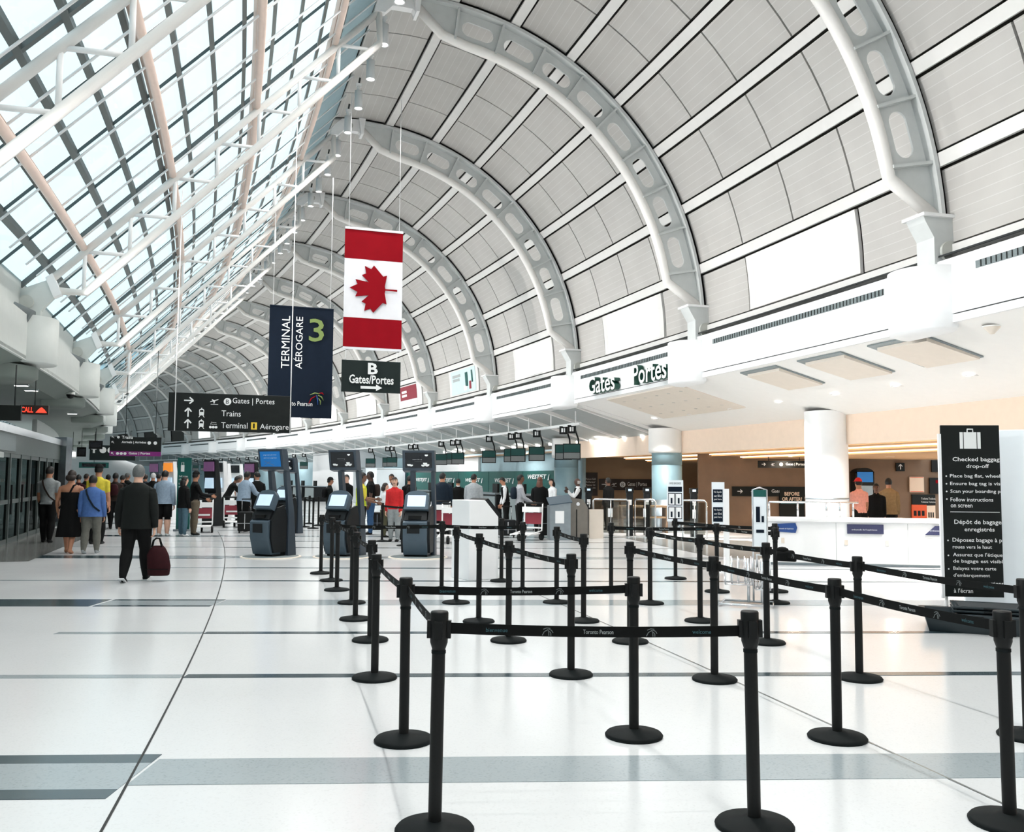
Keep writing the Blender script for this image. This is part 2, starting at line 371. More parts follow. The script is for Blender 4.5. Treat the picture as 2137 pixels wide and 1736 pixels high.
for n in range(N0, N1 + 1):
    child_at_bay('roof_deck', back_me, ceiling, n)
    for me in pur_me: child_at_bay('purlin', me, ceiling, n)
    for (r, c), me in panel_me.items():
        if -1 <= n <= 7: child_at_bay('ceiling_panel', me, ceiling, n); cnt += 1
def merged(meshes, bays, name, mats, parent):
    V_ = []; F_ = []; b = 0
    for n in bays:
        l, a = bayloc(n); mtx = Matrix.Translation(l) @ Matrix.Rotation(a, 4, 'Z')
        for me in meshes:
            V_ += [tuple(mtx @ v.co) for v in me.vertices]; F_ += [tuple(b + i for i in p.vertices) for p in me.polygons]; b = len(V_)
    me = bpy.data.meshes.new(name); me.from_pydata(V_, [], F_)
    me.materials.append(MATS[mats]); me.uv_layers.new(name='UVMap')
    return stuff(obj(name, me, parent))
merged(list(panel_me.values()), [n for n in range(N0, N1 + 1) if not -1 <= n <= 7], 'far_ceiling_panels', 'vault_panel', ceiling)

# ---- poster boards in the lowest row ----
def poster(n):
    mat, lab = {0: ('white_paint', 'large blank white poster board above the three square ceiling panels'), 1: ('white_paint', 'blank white poster board above the Gates Portes letters'),
                2: ('white_paint', 'blank white poster board left of the Gates Portes letters'), 3: ('poster_aqua', 'pale aqua poster with small figures in a lower vault panel'),
                4: ('poster_red', 'dark red poster in a lower vault panel beside the hanging B sign')}.get(n, ('white_paint', 'blank white poster board under the vault, %s bay beyond the red poster' % ORD[n - 5 if n - 5 > 0 else 0].replace('nearest', 'first')))
    l, a = bayloc(n); t = tag(obj('poster_board', None, None, l, a), lab, 'poster', 'poster boards along the foot of the vault')
    b = MB(); curved_patch(b, .262, .738, .4, 9.9, 7.19, 7.26, 3, 3); b.build('frame', 'purlin', t)
    b = MB()
    if n == 4: curved_patch(b, .36, .70, 3.6, 9.4, 7.17, 7.19, 3, 2); b.build('print', mat, t); b = MB(); curved_patch(b, .36, .70, .9, 3.55, 7.17, 7.19, 3, 2); b.build('print', 'white_paint', t)
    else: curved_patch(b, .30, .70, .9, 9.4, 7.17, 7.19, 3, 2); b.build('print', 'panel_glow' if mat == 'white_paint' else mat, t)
    if n == 3:
        for (s0, s1, d0, d1, mm) in ((.42, .46, 3, 8, 'teal'), (.34, .36, 4, 8.3, 'teal'), (.37, .40, 1.8, 4.6, 'poster_red'), (.44, .49, 1.6, 3.4, 'ceil_white'), (.56, .67, 5.6, 6.6, 'ceil_grey'), (.54, .67, 7.0, 8.0, 'ceil_grey')):
            b = MB(); curved_patch(b, s0, s1, d0, d1, 7.155, 7.17, 1, 1); b.build('print_figure', mm, t)
    if n == 4:
        for d0 in (5.0, 6.6): b = MB(); curved_patch(b, .56, .66, d0, d0 + 1.0, 7.155, 7.17, 1, 1); b.build('print_line', 'ceil_white', t)
for n in range(-1, 11): poster(n) if n >= 0 else None

# ---- steel arches ----
def web_segment(mb, d0, d1, r0, r1, yt=.02):
    dm, rm = (d0 + d1) / 2, (r0 + r1) / 2; hr, ha = (r1 - r0) * .21, (d1 - d0) * .37
    N = 20; inner = []; outer = []
    L = R_(ha) * rm
    for i in range(N):
        a = 2 * pi * i / N + pi / N; ca, sa = cos(a), sin(a)
        ex = L - hr; x = (ex if ca > 0 else -ex) + hr * ca; y = hr * sa
        inner.append((dm + math.degrees(x / rm), rm + y))
        hx, hy = R_((d1 - d0) / 2) * rm, (r1 - r0) / 2; k = min(hx / max(abs(x), 1e-6), hy / max(abs(y), 1e-6)); outer.append((dm + math.degrees(x * k / rm), rm + y * k))
    vs = []
    for y in (-yt, yt):
        for (d, r) in inner + outer: q = arc(r, d); vs.append((q[0], y, q[1]))
    fs = []
    for i in range(N):
        j = (i + 1) % N
        fs += [(i, j, N + j, N + i), (2 * N + i, 3 * N + i, 3 * N + j, 2 * N + j), (i, 2 * N + i, 2 * N + j, j)]
    # corners of the panel
    mb.add(vs, fs)
    for (dc, rc) in ((d0, r0), (d0, r1), (d1, r0), (d1, r1)):
        c = [o_ for o_ in outer]; best = sorted(range(N), key=lambda i: ((R_(c[i][0] - dc) * rm) ** 2 + (c[i][1] - rc) ** 2))[:2]
        for y in (-yt, yt):
            mb.add([(arc(rc, dc)[0], y, arc(rc, dc)[1])] + [(arc(c[i][1], c[i][0])[0], y, arc(c[i][1], c[i][0])[1]) for i in best], [(0, 1, 2)])
def arch_parts():
    parts = []
    kt = (.6, 11.76); kb = (6.29, 6.44)                           # knees of the lower tube
    DA, DB = 9.6, 85.3
    mb = MB(); pts = [(7.12, 0, 5.9), (kb[0], 0, kb[1])] + [(arc(6.27, d)[0], 0, arc(6.27, d)[1]) for d in np.linspace(DA + 5, DB - 5, 22)] + [(kt[0], 0, kt[1]), (.03, 0, 12.3)]
    parts.append(('tube_chord', mb.tube(pts, .11, 12).mesh('tube_chord', 'tube_white')))
    mb = MB(); vs = []; fs = []; K = 30
    for i in range(K + 1):
        d = 3.6 + (90.5 - 3.6) * i / K
        for (r, y) in ((7.06, -.17), (7.06, .17), (7.13, .17), (7.13, -.17)): q = arc(r, d); vs.append((q[0], y, q[1]))
    for i in range(K):
        for j in range(4): fs.append((i * 4 + j, i * 4 + (j + 1) % 4, i * 4 + 4 + (j + 1) % 4, i * 4 + 4 + j))
    mb.add(vs, fs, False); parts.append(('flange', mb.mesh('flange', 'steel_arch')))
    st = list(np.linspace(DA + 1.5, DB - 2.5, 9)); mb = MB()
    for a, b in zip(st[:-1], st[1:]): web_segment(mb, a, b, 6.26, 7.08)
    p0, p1 = arc(6.27, st[0]), arc(7.08, st[0]); mb.prism([(7.1, 5.92), kb, p0, p1, arc(7.08, 6)], 'xz', -.02, .02)
    p0, p1 = arc(6.27, st[-1]), arc(7.08, st[-1]); mb.prism([(.05, 12.3), kt, p0, p1, arc(7.08, 90)], 'xz', -.02, .02)
    parts.append(('web', mb.mesh('web', 'steel_arch')))
    for d in st:
        a, b = arc(6.3, d), arc(7.07, d); mb = MB().bar((a[0], 0, a[1]), (b[0], 0, b[1]), .24, .05, (0, 1, 0)) if False else MB()
        u = R_(d); t = Vector((-sin(u), 0, cos(u))) * .025; A, B = Vector((a[0], 0, a[1])), Vector((b[0], 0, b[1])); y = Vector((0, .13, 0))
        mb.hexa([A - t - y, A + t - y, A + t + y, A - t + y], [B - t - y, B + t - y, B + t + y, B - t + y]); parts.append(('stiffener', mb.mesh('stiffener', 'steel_arch')))
    parts.append(('foot_plate', MB().box(6.72, 7.42, -.26, .26, 5.83, 5.88).mesh('foot_plate', 'steel_white')))
    mb = MB(); mb.prism([(6.76, 5.83), (7.42, 5.83), (7.42, 4.9), (6.95, 4.9), (6.95, 5.5), (6.8, 5.74)], 'xz', -.2, .2); parts.append(('bracket', mb.mesh('bracket', 'steel_arch')))
    parts.append(('pin', MB().cyl((7.22, -.25, 5.28), (7.22, .25, 5.28), .17, n=24).mesh('pin', 'pin')))
    parts.append(('end_plate', MB().prism([(-.03, 12.1), (.04, 12.1), (.1, 12.6), (-.1, 12.6)], 'xz', -.22, .22).mesh('end_plate', 'steel_white')))
    mb = MB(); mb.prism([(-.95, 12.02), (-.72, 12.02), (-.55, 12.2), (-.1, 12.2), (.0, 12.1), (.0, 12.6), (-.6, 12.55), (-.9, 12.25)], 'xz', -.1, .1); parts.append(('ridge_bracket', mb.mesh('ridge_bracket', 'steel_white')))
    parts.append(('ridge_pin', MB().cyl((-.36, -.13, 12.36), (-.36, .13, 12.36), .09, n=20).mesh('ridge_pin', 'pin')))
    return parts
AP = arch_parts()
WHERE_A = {0: 'at the right edge of the view', 1: 'rising right of the Gates Portes letters', 2: 'rising left of the Gates Portes letters', 3: 'rising beside the pale aqua poster', 4: 'passing behind the flag'}
for n in range(0, N1 + 1):
    l, a = bayloc(n)
    t = tag(obj('roof_arch', None, None, l, a), 'white slotted steel roof arch, %s from the right, %s' % (ORD[n].replace('nearest', 'first'), WHERE_A.get(n, 'along the curving vault')), 'arch', 'steel arches of the vault')
    for nm, me in AP: obj(nm, me, t)

# ---- glass roof ----
def upz(o): return 5.47 + (o + 7.25) * 1.0268      # truss upper chord
def loz(o): return 5.27 + (o + 6.61) * 1.0448
GN = Vector((-1.0268, 0, 1)).normalized()
def gz(o): return upz(o) + .42                      # glass plane
MO = [-7.83 + .515 * k for k in range(13)]          # mullions, -7.83 .. -1.65
window = setting('window_1')
rows = [0, .25, .5, .75, 1.0]
def gpt(ds, o, dz=0): return lp(ds, o, gz(o) + dz)
pane_me = []
for c in range(12):
    for r in range(4):
        o0, o1 = MO[c] + .02, MO[c + 1] - .02; a0, a1 = rows[r] + .003, rows[r + 1] - .003
        pane_me.append(MB().hexa([gpt(a0, o0), gpt(a1, o0), gpt(a1, o1), gpt(a0, o1)], [gpt(a0, o0, .02), gpt(a1, o0, .02), gpt(a1, o1, .02), gpt(a0, o1, .02)]).mesh('glass_pane', 'roof_glass'))
rib_o = [-6.67, -5.05, -3.42, -1.8]
def strip_me(name, o, w, z0, z1, mat, seg=3, a0=0., a1=1.):
    mb = MB()
    for i in range(seg):
        p, q = a0 + (a1 - a0) * i / seg, a0 + (a1 - a0) * (i + 1) / seg
        mb.hexa([gpt(p, o - w / 2, z0 - w * .5), gpt(p, o + w / 2, z0 - w * .5), gpt(q, o + w / 2, z0 - w * .5), gpt(q, o - w / 2, z0 - w * .5)], [gpt(p, o - w / 2, z1), gpt(p, o + w / 2, z1), gpt(q, o + w / 2, z1), gpt(q, o - w / 2, z1)])
    return mb.mesh(name, mat)
mul_me = [strip_me('mullion', o, .07, -.07, .0, 'mullion') for o in MO]
rib_me = []
for o in rib_o:
    mb = MB().tube([lp(i / 6, o, upz(o) + .10) for i in range(7)], .075, 10); mb.mat(1)
    for i in range(6):
        a, b = Vector(lp(i / 6, o - .07, upz(o - .07) + .3)), Vector(lp((i + 1) / 6, o - .07, upz(o - .07) + .3)); mb.bar(a, b, .13, .09, GN)
    mb.mat(1)
    for i in range(6): mb.bar(lp((i + .5) / 6, o, upz(o) + .1), lp((i + .5) / 6, o - .07, upz(o) + .28), .05, .05, (0, 1, 0))
    rib_me.append(mb.mesh('roof_tube', ['rib_warm_lit', 'rib_warm_lit']))
bar_me = []
for k, r in enumerate(rows[:4]):
    th_ = .10 if k == 0 else .014
    mb = MB(); a, b = Vector(gpt(r, MO[0], -.03)), Vector(gpt(r, MO[-1], -.03)); mb.bar(a, b, th_, .08 if k == 0 else .05, GN); bar_me.append(mb.mesh('glazing_bar', 'mullion' if k == 0 else 'glazing_dark'))
rod_me = []
for r in (.13, .3, .46, .63, .8, .93):
    mb = MB().tube([lp(r, -7.4, upz(-7.4) + .12), lp(r, -.9, upz(-.9) + .12)], .02, 6); rod_me.append(mb.mesh('tie_rod', 'steel_white'))
edge_me = MB().hexa([gpt(0, -1.64, -.1), gpt(1, -1.64, -.1), lp(1, -.82, 12.6), lp(0, -.82, 12.6)], [gpt(0, -1.64, .05), gpt(1, -1.64, .05), lp(1, -.82, 12.8), lp(0, -.82, 12.8)]).mesh('ridge_flashing', 'wall_blue')
eave_me = MB().hexa([lp(0, -7.95, 5.0), lp(1, -7.95, 5.0), lp(1, -7.75, 5.0), lp(0, -7.75, 5.0)], [lp(0, -7.95, 5.4), lp(1, -7.95, 5.4), lp(1, -7.75, 5.42), lp(0, -7.75, 5.42)]).mesh('eave_beam', 'fascia_left')
for n in range(N0, N1 + 1):
    for me in mul_me: child_at_bay('mullion', me, window, n)
    for me in rib_me: child_at_bay('roof_tube', me, window, n)
    for me in bar_me: child_at_bay('glazing_bar', me, window, n)
    for me in rod_me: child_at_bay('tie_rod', me, window, n)
    child_at_bay('ridge_flashing', edge_me, window, n); child_at_bay('eave_beam', eave_me, window, n)
    if 0 <= n <= 5:
        for me in pane_me: child_at_bay('glass_pane', me, window, n)
merged(pane_me, [n for n in range(N0, N1 + 1) if not 0 <= n <= 5], 'far_glass_panes', 'roof_glass', window)

# ---- roof trusses ----
def truss_parts():
    P = []
    P.append(('upper_chord', MB().tube([(-7.25, 0, upz(-7.25)), (-.85, 0, upz(-.85))], .075, 12).mesh('upper_chord', 'tube_white')))
    P.append(('lower_chord', MB().tube([(-7.12, 0, 5.27), (-6.61, 0, 5.27), (-.81, 0, loz(-.81)), (-.85, 0, 12.05)], .08, 12).mesh('lower_chord', 'tube_white')))
    for k in range(7):
        o = -1.72 - .82 * k
        P.append(('post', MB().cyl((o, 0, upz(o)), (o, 0, loz(o)), .04, n=8).mesh('post', 'steel_white')))
        z = upz(o); oo = (z - 5.27) / 1.0448 - 6.61
        if oo < -.8: P.append(('brace', MB().cyl((o, 0, z), (oo, 0, z), .04, n=8).mesh('brace', 'steel_white')))
    P.append(('end_plate', MB().prism([(-7.32, 5.5), (-7.2, 5.6), (-7.02, 5.2), (-7.16, 5.12)], 'xz', -.12, .12).mesh('end_plate', 'steel_white')))
    P.append(('bracket', MB().prism([(-7.2, 5.5), (-7.1, 5.2), (-7.38, 4.85), (-7.38, 4.6), (-7.85, 4.6), (-7.85, 5.2)], 'xz', -.09, .09).mesh('bracket', 'fascia_left')))
    P.append(('pin', MB().cyl((-7.63, -.17, 5.0), (-7.63, .17, 5.0), .13, n=20).mesh('pin', 'pin')))
    return P
TP = truss_parts()
for n in range(0, N1 + 1):
    l, a = bayloc(n)
    t = tag(obj('roof_truss', None, None, l, a), 'white tubular truss under the glass roof, %s from camera%s' % (ORD[n].replace('nearest', 'first'), {0: ', cutting the top left corner', 1: ', carrying the Trains sign cables'}.get(n, '')), 'truss', 'tubular trusses of the glass roof')
    for nm, me in TP: obj(nm, me, t)

# ---- ridge lamps ----
def lamp_parts():
    return [('body', MB().lathe([(0, .24), (.105, .24), (.11, -.22), (.122, -.25), (.1, -.25), (.098, -.2)], 20).mesh('body', 'white_paint')),
            ('glow', MB().lathe([(0, -.215), (.098, -.215)], 20).mesh('glow', 'lamp_glow')),
            ('yoke', MB().cyl((0, 0, .24), (0, 0, .38), .05).box(-.07, .07, -.03, .03, .36, .46).mesh('yoke', 'steel_white')),
            ('arm', MB().tube([(0, 0, .44), (.03, 0, .62)], .025).mesh('arm', 'gap'))]
LPARTS = lamp_parts()
def area(name, loc, size, power, col=(1, .97, .93), rot=(0, 0, 0), parent=None, spread=pi, shape='DISK'):
    ld = bpy.data.lights.new(name, 'AREA'); ld.shape = shape; ld.size = size; ld.energy = power; ld.color = col; ld.spread = spread
    o = bpy.data.objects.new(name, ld); COL.objects.link(o); o.location = loc; o.rotation_euler = rot
    if parent: o.parent = parent
    return o
k = 0
for n in range(-2, 10):
    for j, ds in enumerate((.1, .35, .6, .84)):
        s = n + ds; p = hall(s, -.6, 11.93)
        if n >= 0 and n < 8:
            t = thing('ridge_lamp', 'white cylinder ridge lamp, %s of four just beyond the %s roof arch from the right' % (('first', 'second', 'third', 'last')[j], ORD[n].replace('nearest', 'first')), 'lamp', p, th(s), 'ridge lamps')
            for nm, me in LPARTS: obj(nm, me, t)
        if LAMP_W > 0: area('ridge_lamp_light', p - Vector((0, 0, .26)), .19, LAMP_W, spread=R_(140))

# ---- right ledge: fascia and half-round pedestals ----
trim = setting('trim_1')
def extr(poly, a0, a1, seg=3):
    mb = MB(); n = len(poly)
    rings = [[lp(a0 + (a1 - a0) * i / seg, o, z) for (o, z) in poly] for i in range(seg + 1)]
    return mb.loft(rings, True, False)
fas_me = extr([(6.9, 4.2), (6.9, 5.0), (7.0, 5.0), (7.0, 5.1), (7.5, 5.22), (7.5, 4.2)], .0, 1.).mesh('fascia_panel', 'fascia')
low_me = extr([(6.9, 4.06), (6.9, 4.18), (7.6, 4.18), (7.6, 4.06)], .0, 1.).mesh('fascia_lip', 'fascia_trim')
gap_me = extr([(6.93, 4.1), (6.93, 4.3), (7.3, 4.3), (7.3, 4.1)], .0, 1.).mesh('shadow_gap', 'gap')
top_me = extr([(7.02, 5.17), (7.02, 5.2), (7.4, 5.32), (7.4, 5.29)], .0, 1.).mesh('ledge_edge', 'gap')
mb = MB()
mb.mat(0); g = extr([(6.885, 4.79), (6.885, 4.9), (6.95, 4.9), (6.95, 4.79)], .12, .86, 3); grille_me = g.mesh('vent_grille', 'grille')
mb = MB()
for i in range(60):
    a = .122 + .736 * i / 60; p = lp(a, 6.88, 4.795); q = lp(a, 6.88, 4.895); mb.bar(p, q, .012, .02, (1, 0, 0))
slat_me = mb.mesh('grille_bars', 'gap')
mb = MB(); prof = []
for r, z in ((.0, 3.93), (.5, 3.93), (.6, 3.97), (.62, 4.0), (.62, 4.97), (.0, 4.97)): prof.append((r, z))
mb.lathe(prof, 24, (7.0, 0, 0), pi * .5, pi * 1.5); ped_me = mb.mesh('pedestal', 'fascia')
for n in range(N0, N1 + 1):
    for nm, me in (('fascia_panel', fas_me), ('fascia_lip', low_me), ('shadow_gap', gap_me), ('ledge_edge', top_me), ('vent_grille', grille_me), ('pedestal', ped_me)): child_at_bay(nm, me, trim, n)
    stuff(child_at_bay('grille_bars', slat_me, trim, n))

# ---- left ledge ----
trim2 = setting('trim_2')
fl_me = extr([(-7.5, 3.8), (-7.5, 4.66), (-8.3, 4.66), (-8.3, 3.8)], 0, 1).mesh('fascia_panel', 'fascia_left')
fl2_me = extr([(-7.75, 4.66), (-7.75, 5.0), (-8.1, 5.0), (-8.1, 4.66)], 0, 1).mesh('upstand', 'fascia_left')
mb = MB(); mb.lathe([(0, 3.78), (.6, 3.78), (.62, 3.8), (.62, 4.68), (0, 4.68)], 24, (-7.68, 0, 0), -pi * .5, pi * .5); pl_me = mb.mesh('pedestal', 'fascia_left')
for n in range(N0, N1 + 1):
    child_at_bay('fascia_panel', fl_me, trim2, n); child_at_bay('upstand', fl2_me, trim2, n); child_at_bay('pedestal', pl_me, trim2, n)
# uplight drums on the left pedestals
for n in range(-1, 9):
    l, a = bayloc(n)
    u_ = area('floodlight_lamp', Matrix.Translation(l) @ Matrix.Rotation(a, 4, 'Z') @ Vector((-7.25, -.57, 4.9)), .22, FLOOD_W, (1, .97, .95), rot=(R_(0), R_(-97), a), spread=R_(75))
    if not 0 <= n <= 4: continue
    t = tag(obj('uplight', None, None, l, a), 'grey cylinder floodlight on the left ledge, %s from the camera' % ORD[n].replace('nearest', 'first'), 'lamp', 'floodlights on the left ledge')
    for dy in (-.45,):
        MB().tube([(-8.12, dy, 4.93), (-7.45, dy - .1, 4.62)], .145, 20).build('drum', 'flood_grey', t); MB().box(-7.8, -7.68, dy - .1, dy, 4.4, 4.8).build('bracket', 'grille', t)
# left soffit and lights set in it
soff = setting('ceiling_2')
so_me = extr([(-7.5, 3.82), (-8.0, 3.62), (-10.5, 3.5), (-10.5, 3.56), (-8.0, 3.68), (-7.5, 3.88)], 0, 1).mesh('soffit_panel', 'soffit_shaded')
db_me = MB().lathe([(0, 3.45), (.85, 3.45), (.95, 3.52), (.95, 3.72)], 24, (-8.35, 0, 0), -pi / 2, pi / 2).mesh('soffit_drop', 'soffit_shaded')
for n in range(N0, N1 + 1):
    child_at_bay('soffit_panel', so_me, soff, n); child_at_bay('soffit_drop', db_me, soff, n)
for (s, j) in ((1.18, 'first'), (1.34, 'second'), (1.5, 'third'), (2.05, 'fourth'), (2.6, 'fifth')):
    t = thing('slot_light', 'slim lit slot in the grey soffit over the left doors, %s from the camera' % j, 'light', hall(s, -8.15, 3.585), th(s), 'slot lights in the left soffit')
    MB().box(-.15, .15, -.07, .07, 0, .04).build('trim_ring', 'steel_brushed', t); MB().box(-.13, .13, -.05, .05, -.006, .0).build('diffuser', 'down_glow', t)
t = thing('dome_camera', 'small black dome camera under the second left pedestal', 'camera', hall(1.8, -7.6, 3.72), 0)
MB().lathe([(0, -.12), (.06, -.1), (.1, -.03), (.1, .0)], 16).build('dome', 'black', t); MB().lathe([(.11, -.01), (.11, .06), (0, .06)], 16).build('mount', 'fascia_left', t)

# ---- walls closing the hall ----
def wall_arc(name, o, z0, z1, s0, s1, mat, tk=.1):
    seg = max(2, int((s1 - s0) * 3)); mb = MB()
    rings = [[hall(s0 + (s1 - s0) * i / seg, oo, z) for (oo, z) in ((o, z0), (o, z1), (o + tk, z1), (o + tk, z0))] for i in range(seg + 1)]
    return setting(name, mb.loft(rings, True, False).mesh(name, mat))
def wall_radial(name, s, o0, o1, z0, z1, mat, tk=.12):
    l, a = bayloc(s); return setting(name, MB().box(o0, o1, -tk / 2, tk / 2, z0, z1).mesh(name, mat), l, a)
wall_arc('wall_left', -9.45, 0, 3.56, -3, 1.1, 'fascia_left', -.15)
wall_arc('wall_left_far', -9.45, 0, 3.56, 3.0, 13.9, 'fascia_left', -.15)
wall_radial('wall_back', -3, -10.5, 17, 0, 14, 'white_paint'); wall_radial('wall_end', 13.98, -10.5, 17, 0, 14, 'ceil_white')

# ================= RIGHT SIDE: GATE PORTAL AND CHECK-IN =================
def sz(o): return 4.06 - (o - 6.95) * .2646
port = setting('ceiling_3')
def hall_loft(poly, s0, s1, seg):
    return MB().loft([[hall(s0 + (s1 - s0) * i / seg, o, z) for (o, z) in poly] for i in range(seg + 1)], True, False)
hall_loft([(6.95, sz(6.95)), (10.2, sz(10.2)), (10.2, sz(10.2) + .06), (6.95, sz(6.95) + .06)], -2.9, 1.93, 14).build('soffit_panel', 'ceil_white', port)
hall_loft([(6.95, sz(6.95) - .02), (10.2, sz(10.2) - .02), (10.2, sz(10.2) + .9), (6.95, sz(6.95) + .2)], 1.90, 1.96, 1).build('soffit_end', 'ceil_white', port)
# beige perforated panel over the letters' bay
hall_loft([(7.05, sz(7.05) - .03), (8.95, sz(8.95) - .03), (8.95, sz(8.95)), (7.05, sz(7.05))], 1.1, 1.66, 3).build('beige_ceiling_panel', 'ceil_beige', port)
mb = MB()
for i in range(6):
    for j in range(3):
        s, o = 1.16 + .085 * i + .02 * (j % 2), 7.35 + .6 * j; c = hall(s, o, sz(o) - .034); mb.box(c.x - .05, c.x + .05, c.y - .02, c.y + .02, c.z - .004, c.z)
stuff(mb.build('ceiling_slots', 'ceil_grey', port))
for i, (s0, s1) in enumerate(((.57, .745), (.30, .475), (.03, .205), (-.24, -.065))):
    if i == 3: continue
    c = hall((s0 + s1) / 2, 7.65, sz(7.65) - .005)
    t = thing('ceiling_recess', 'beige square panel set in the white sloping soffit, %s of three' % ('left', 'middle', 'right')[i], 'ceiling panel', c, 0, 'square panels in the soffit')
    f = hall_loft([(7.05, sz(7.05) - .03), (8.25, sz(8.25) - .03), (8.25, sz(8.25) - .004), (7.05, sz(7.05) - .004)], s0, s1, 1); f.v = [tuple(Vector(v) - c) for v in f.v]; f.build('frame', 'grille', t)  # grey plate stands in for the shadow gap around the hung panel
    f = hall_loft([(7.16, sz(7.16) - .09), (8.21, sz(8.21) - .07), (8.21, sz(8.21) - .02), (7.16, sz(7.16) - .02)], s0 + .005, s1 - .016, 1); f.v = [tuple(Vector(v) - c) for v in f.v]; f.build('panel', 'ceil_beige', t)
t = thing('ceiling_speaker', 'small cream cone speaker beside the right square ceiling panel', 'speaker', hall(-.12, 7.3, sz(7.3)), 0)
MB().lathe([(.12, 0), (.12, -.02), (.03, -.12), (0, -.12)], 16).build('cone', 'ceil_beige', t); MB().lathe([(.14, 0), (.14, -.015), (.11, -.015)], 16).build('rim', 'ceil_white', t)
# downlights along the back of the soffit
for i, s in enumerate((1.72, 1.45, 1.18, .91, .64, .40, .16, -.08, -.3)):
    p = hall(s, 8.95, sz(8.95) - .004)
    t = thing('downlight', 'round recessed downlight above the gate portal, %s from the left' % ORD[i].replace('nearest', 'first'), 'light', p, 0, 'downlights over the gate portal')
    MB().lathe([(.13, 0), (.13, -.015), (.1, -.015), (.09, 0)], 16).build('rim', 'ceil_white', t); MB().lathe([(0, -.004), (.09, -.004)], 16).build('lens', 'down_glow', t)
    area('downlight_lamp', p - Vector((0, 0, .05)), .16, 78, (1, .95, .90), spread=R_(104))
# bulkhead under the soffit
bk = wall_arc('wall_right', 10.2, 2.5, 3.25, -2.9, 2.95, 'wall_cream', .2)
wall_arc('wall_right_near', 13, 0, 2.7, -2.95, .05, 'wall_tan', .15)
# lettering on the ledge
SGN = hall(1.43, 6.84, 4.62); gsign = thing('letter_sign', 'raised letters Gates Portes, white with green sides, on the ledge', 'sign', SGN, th(1.43) - pi / 2)
def solid_word(body, x0, x1, z0, z1):
    cu = bpy.data.curves.new('letters', 'FONT'); cu.body = body; cu.size = 1; cu.extrude = .12; cu.offset = .012; cu.resolution_u = 3
    o = bpy.data.objects.new('letters', cu); COL.objects.link(o); bpy.context.view_layer.update()
    me = bpy.data.meshes.new_from_object(o.evaluated_get(bpy.context.evaluated_depsgraph_get())); bpy.data.objects.remove(o)
    co = np.array([v.co[:] for v in me.vertices]); mn, mx = co.min(0), co.max(0)
    c2 = np.stack([x0 + (x1 - x0) * (co[:, 0] - mn[0]) / (mx[0] - mn[0]), .03 - (co[:, 2] - mn[2]) / (mx[2] - mn[2]) * .17, z0 + (z1 - z0) * (co[:, 1] - mn[1]) / (mx[1] - mn[1])], 1)
    me.vertices.foreach_set('co', c2.ravel()); me.materials.clear(); me.materials.append(MATS['lettering']); me.materials.append(MATS['green_letter'])
    me.update()
    for p in me.polygons: p.material_index = 0 if (abs(p.normal.y) > .7 and p.center.y < -.1) else 1
    obj('letters', me, gsign)
solid_word('Gates', -(1.75 - 1.43) * BAY, -(1.50 - 1.43) * BAY, -.42, .10); solid_word('Portes', (1.43 - 1.35) * BAY, (1.43 - 1.10) * BAY, -.42, .12)

# columns
def column(name, s, o, r, mat, label, zt=3.3, clad=True):
    t = thing(name, label, 'column', hall(s, o), th(s))
    MB().lathe([(r, 1.0 if clad else 0), (r, 2.1), (r - .012, 2.1), (r - .012, 2.13), (r, 2.13), (r, 2.55)], 32).build('shaft', mat, t)
    MB().lathe([(r, 2.5), (r + .08, 2.52), (r + .1, 2.6), (r + .1, zt)], 32).build('capital', 'ceil_white', t)
    if clad: MB().lathe([(r + .012, 0), (r + .012, 1.0), (r, 1.0)], 32).build('cladding', 'steel_brushed', t)
column('column', 1.86, 9.95, .49, 'column_blue', 'grey blue round column with steel cladding left of the framed bag sign')
column('column', 2.86, 9.95, .49, 'column_blue', 'teal grey round column at the right end of the teal wall')
t = thing('column', 'broad bright white column behind the white counter', 'column', hall(.86, 9.95), th(1))
MB().lathe([(.5, 0), (.5, 1.25), (.5, 3.3)], 32).build('shaft', 'white_paint', t); MB().lathe([(.51, 1.2), (.51, 1.23), (.5, 1.23)], 32).build('collar', 'steel_brushed', t)

# warm corridor behind the portal
STEP = [(10.35, 11.3, 2.62), (11.3, 12.2, 2.54), (12.2, 13.2, 2.46), (13.2, 19, 2.39)]
for i, (o0, o1, z0) in enumerate(STEP):
    hall_loft([(o0, z0), (o1, z0), (o1, 2.75), (o0, 2.75)], -1.2, 2.75, 6).build('ceiling_step', 'cove_peach', port)
    if i < 3: hall_loft([(o1 - .07, z0 - .035), (o1 - .02, z0 - .035), (o1 - .02, z0 - .005), (o1 - .07, z0 - .005)], -1.2, 2.75, 6).build('cove_strip', 'cove_glow', port)
hall_loft([(10.3, 2.8), (19, 2.8), (19, 2.86), (10.3, 2.86)], 2.75, 4.6, 4).build('corridor_ceiling', 'wall_tan', port)
def flat_wall(name, x0, x1, y, z0, z1, mat, tilt=0.0, tk=.15):
    return setting(name, MB().box(0, x1 - x0, 0, tk, z0, z1).mesh(name, mat), (x0, y, 0), tilt)
flat_wall('wall_gate', 6.4, 21, 31.0, 0, 2.6, 'wall_brown')
flat_wall('wall_corridor', 1.9, 9.3, 38.5, 0, 3.3, 'wall_tan')
flat_wall('wall_corridor_side', 9.2, 14, 38.6, 0, 3.3, 'wall_brown', -1.2)
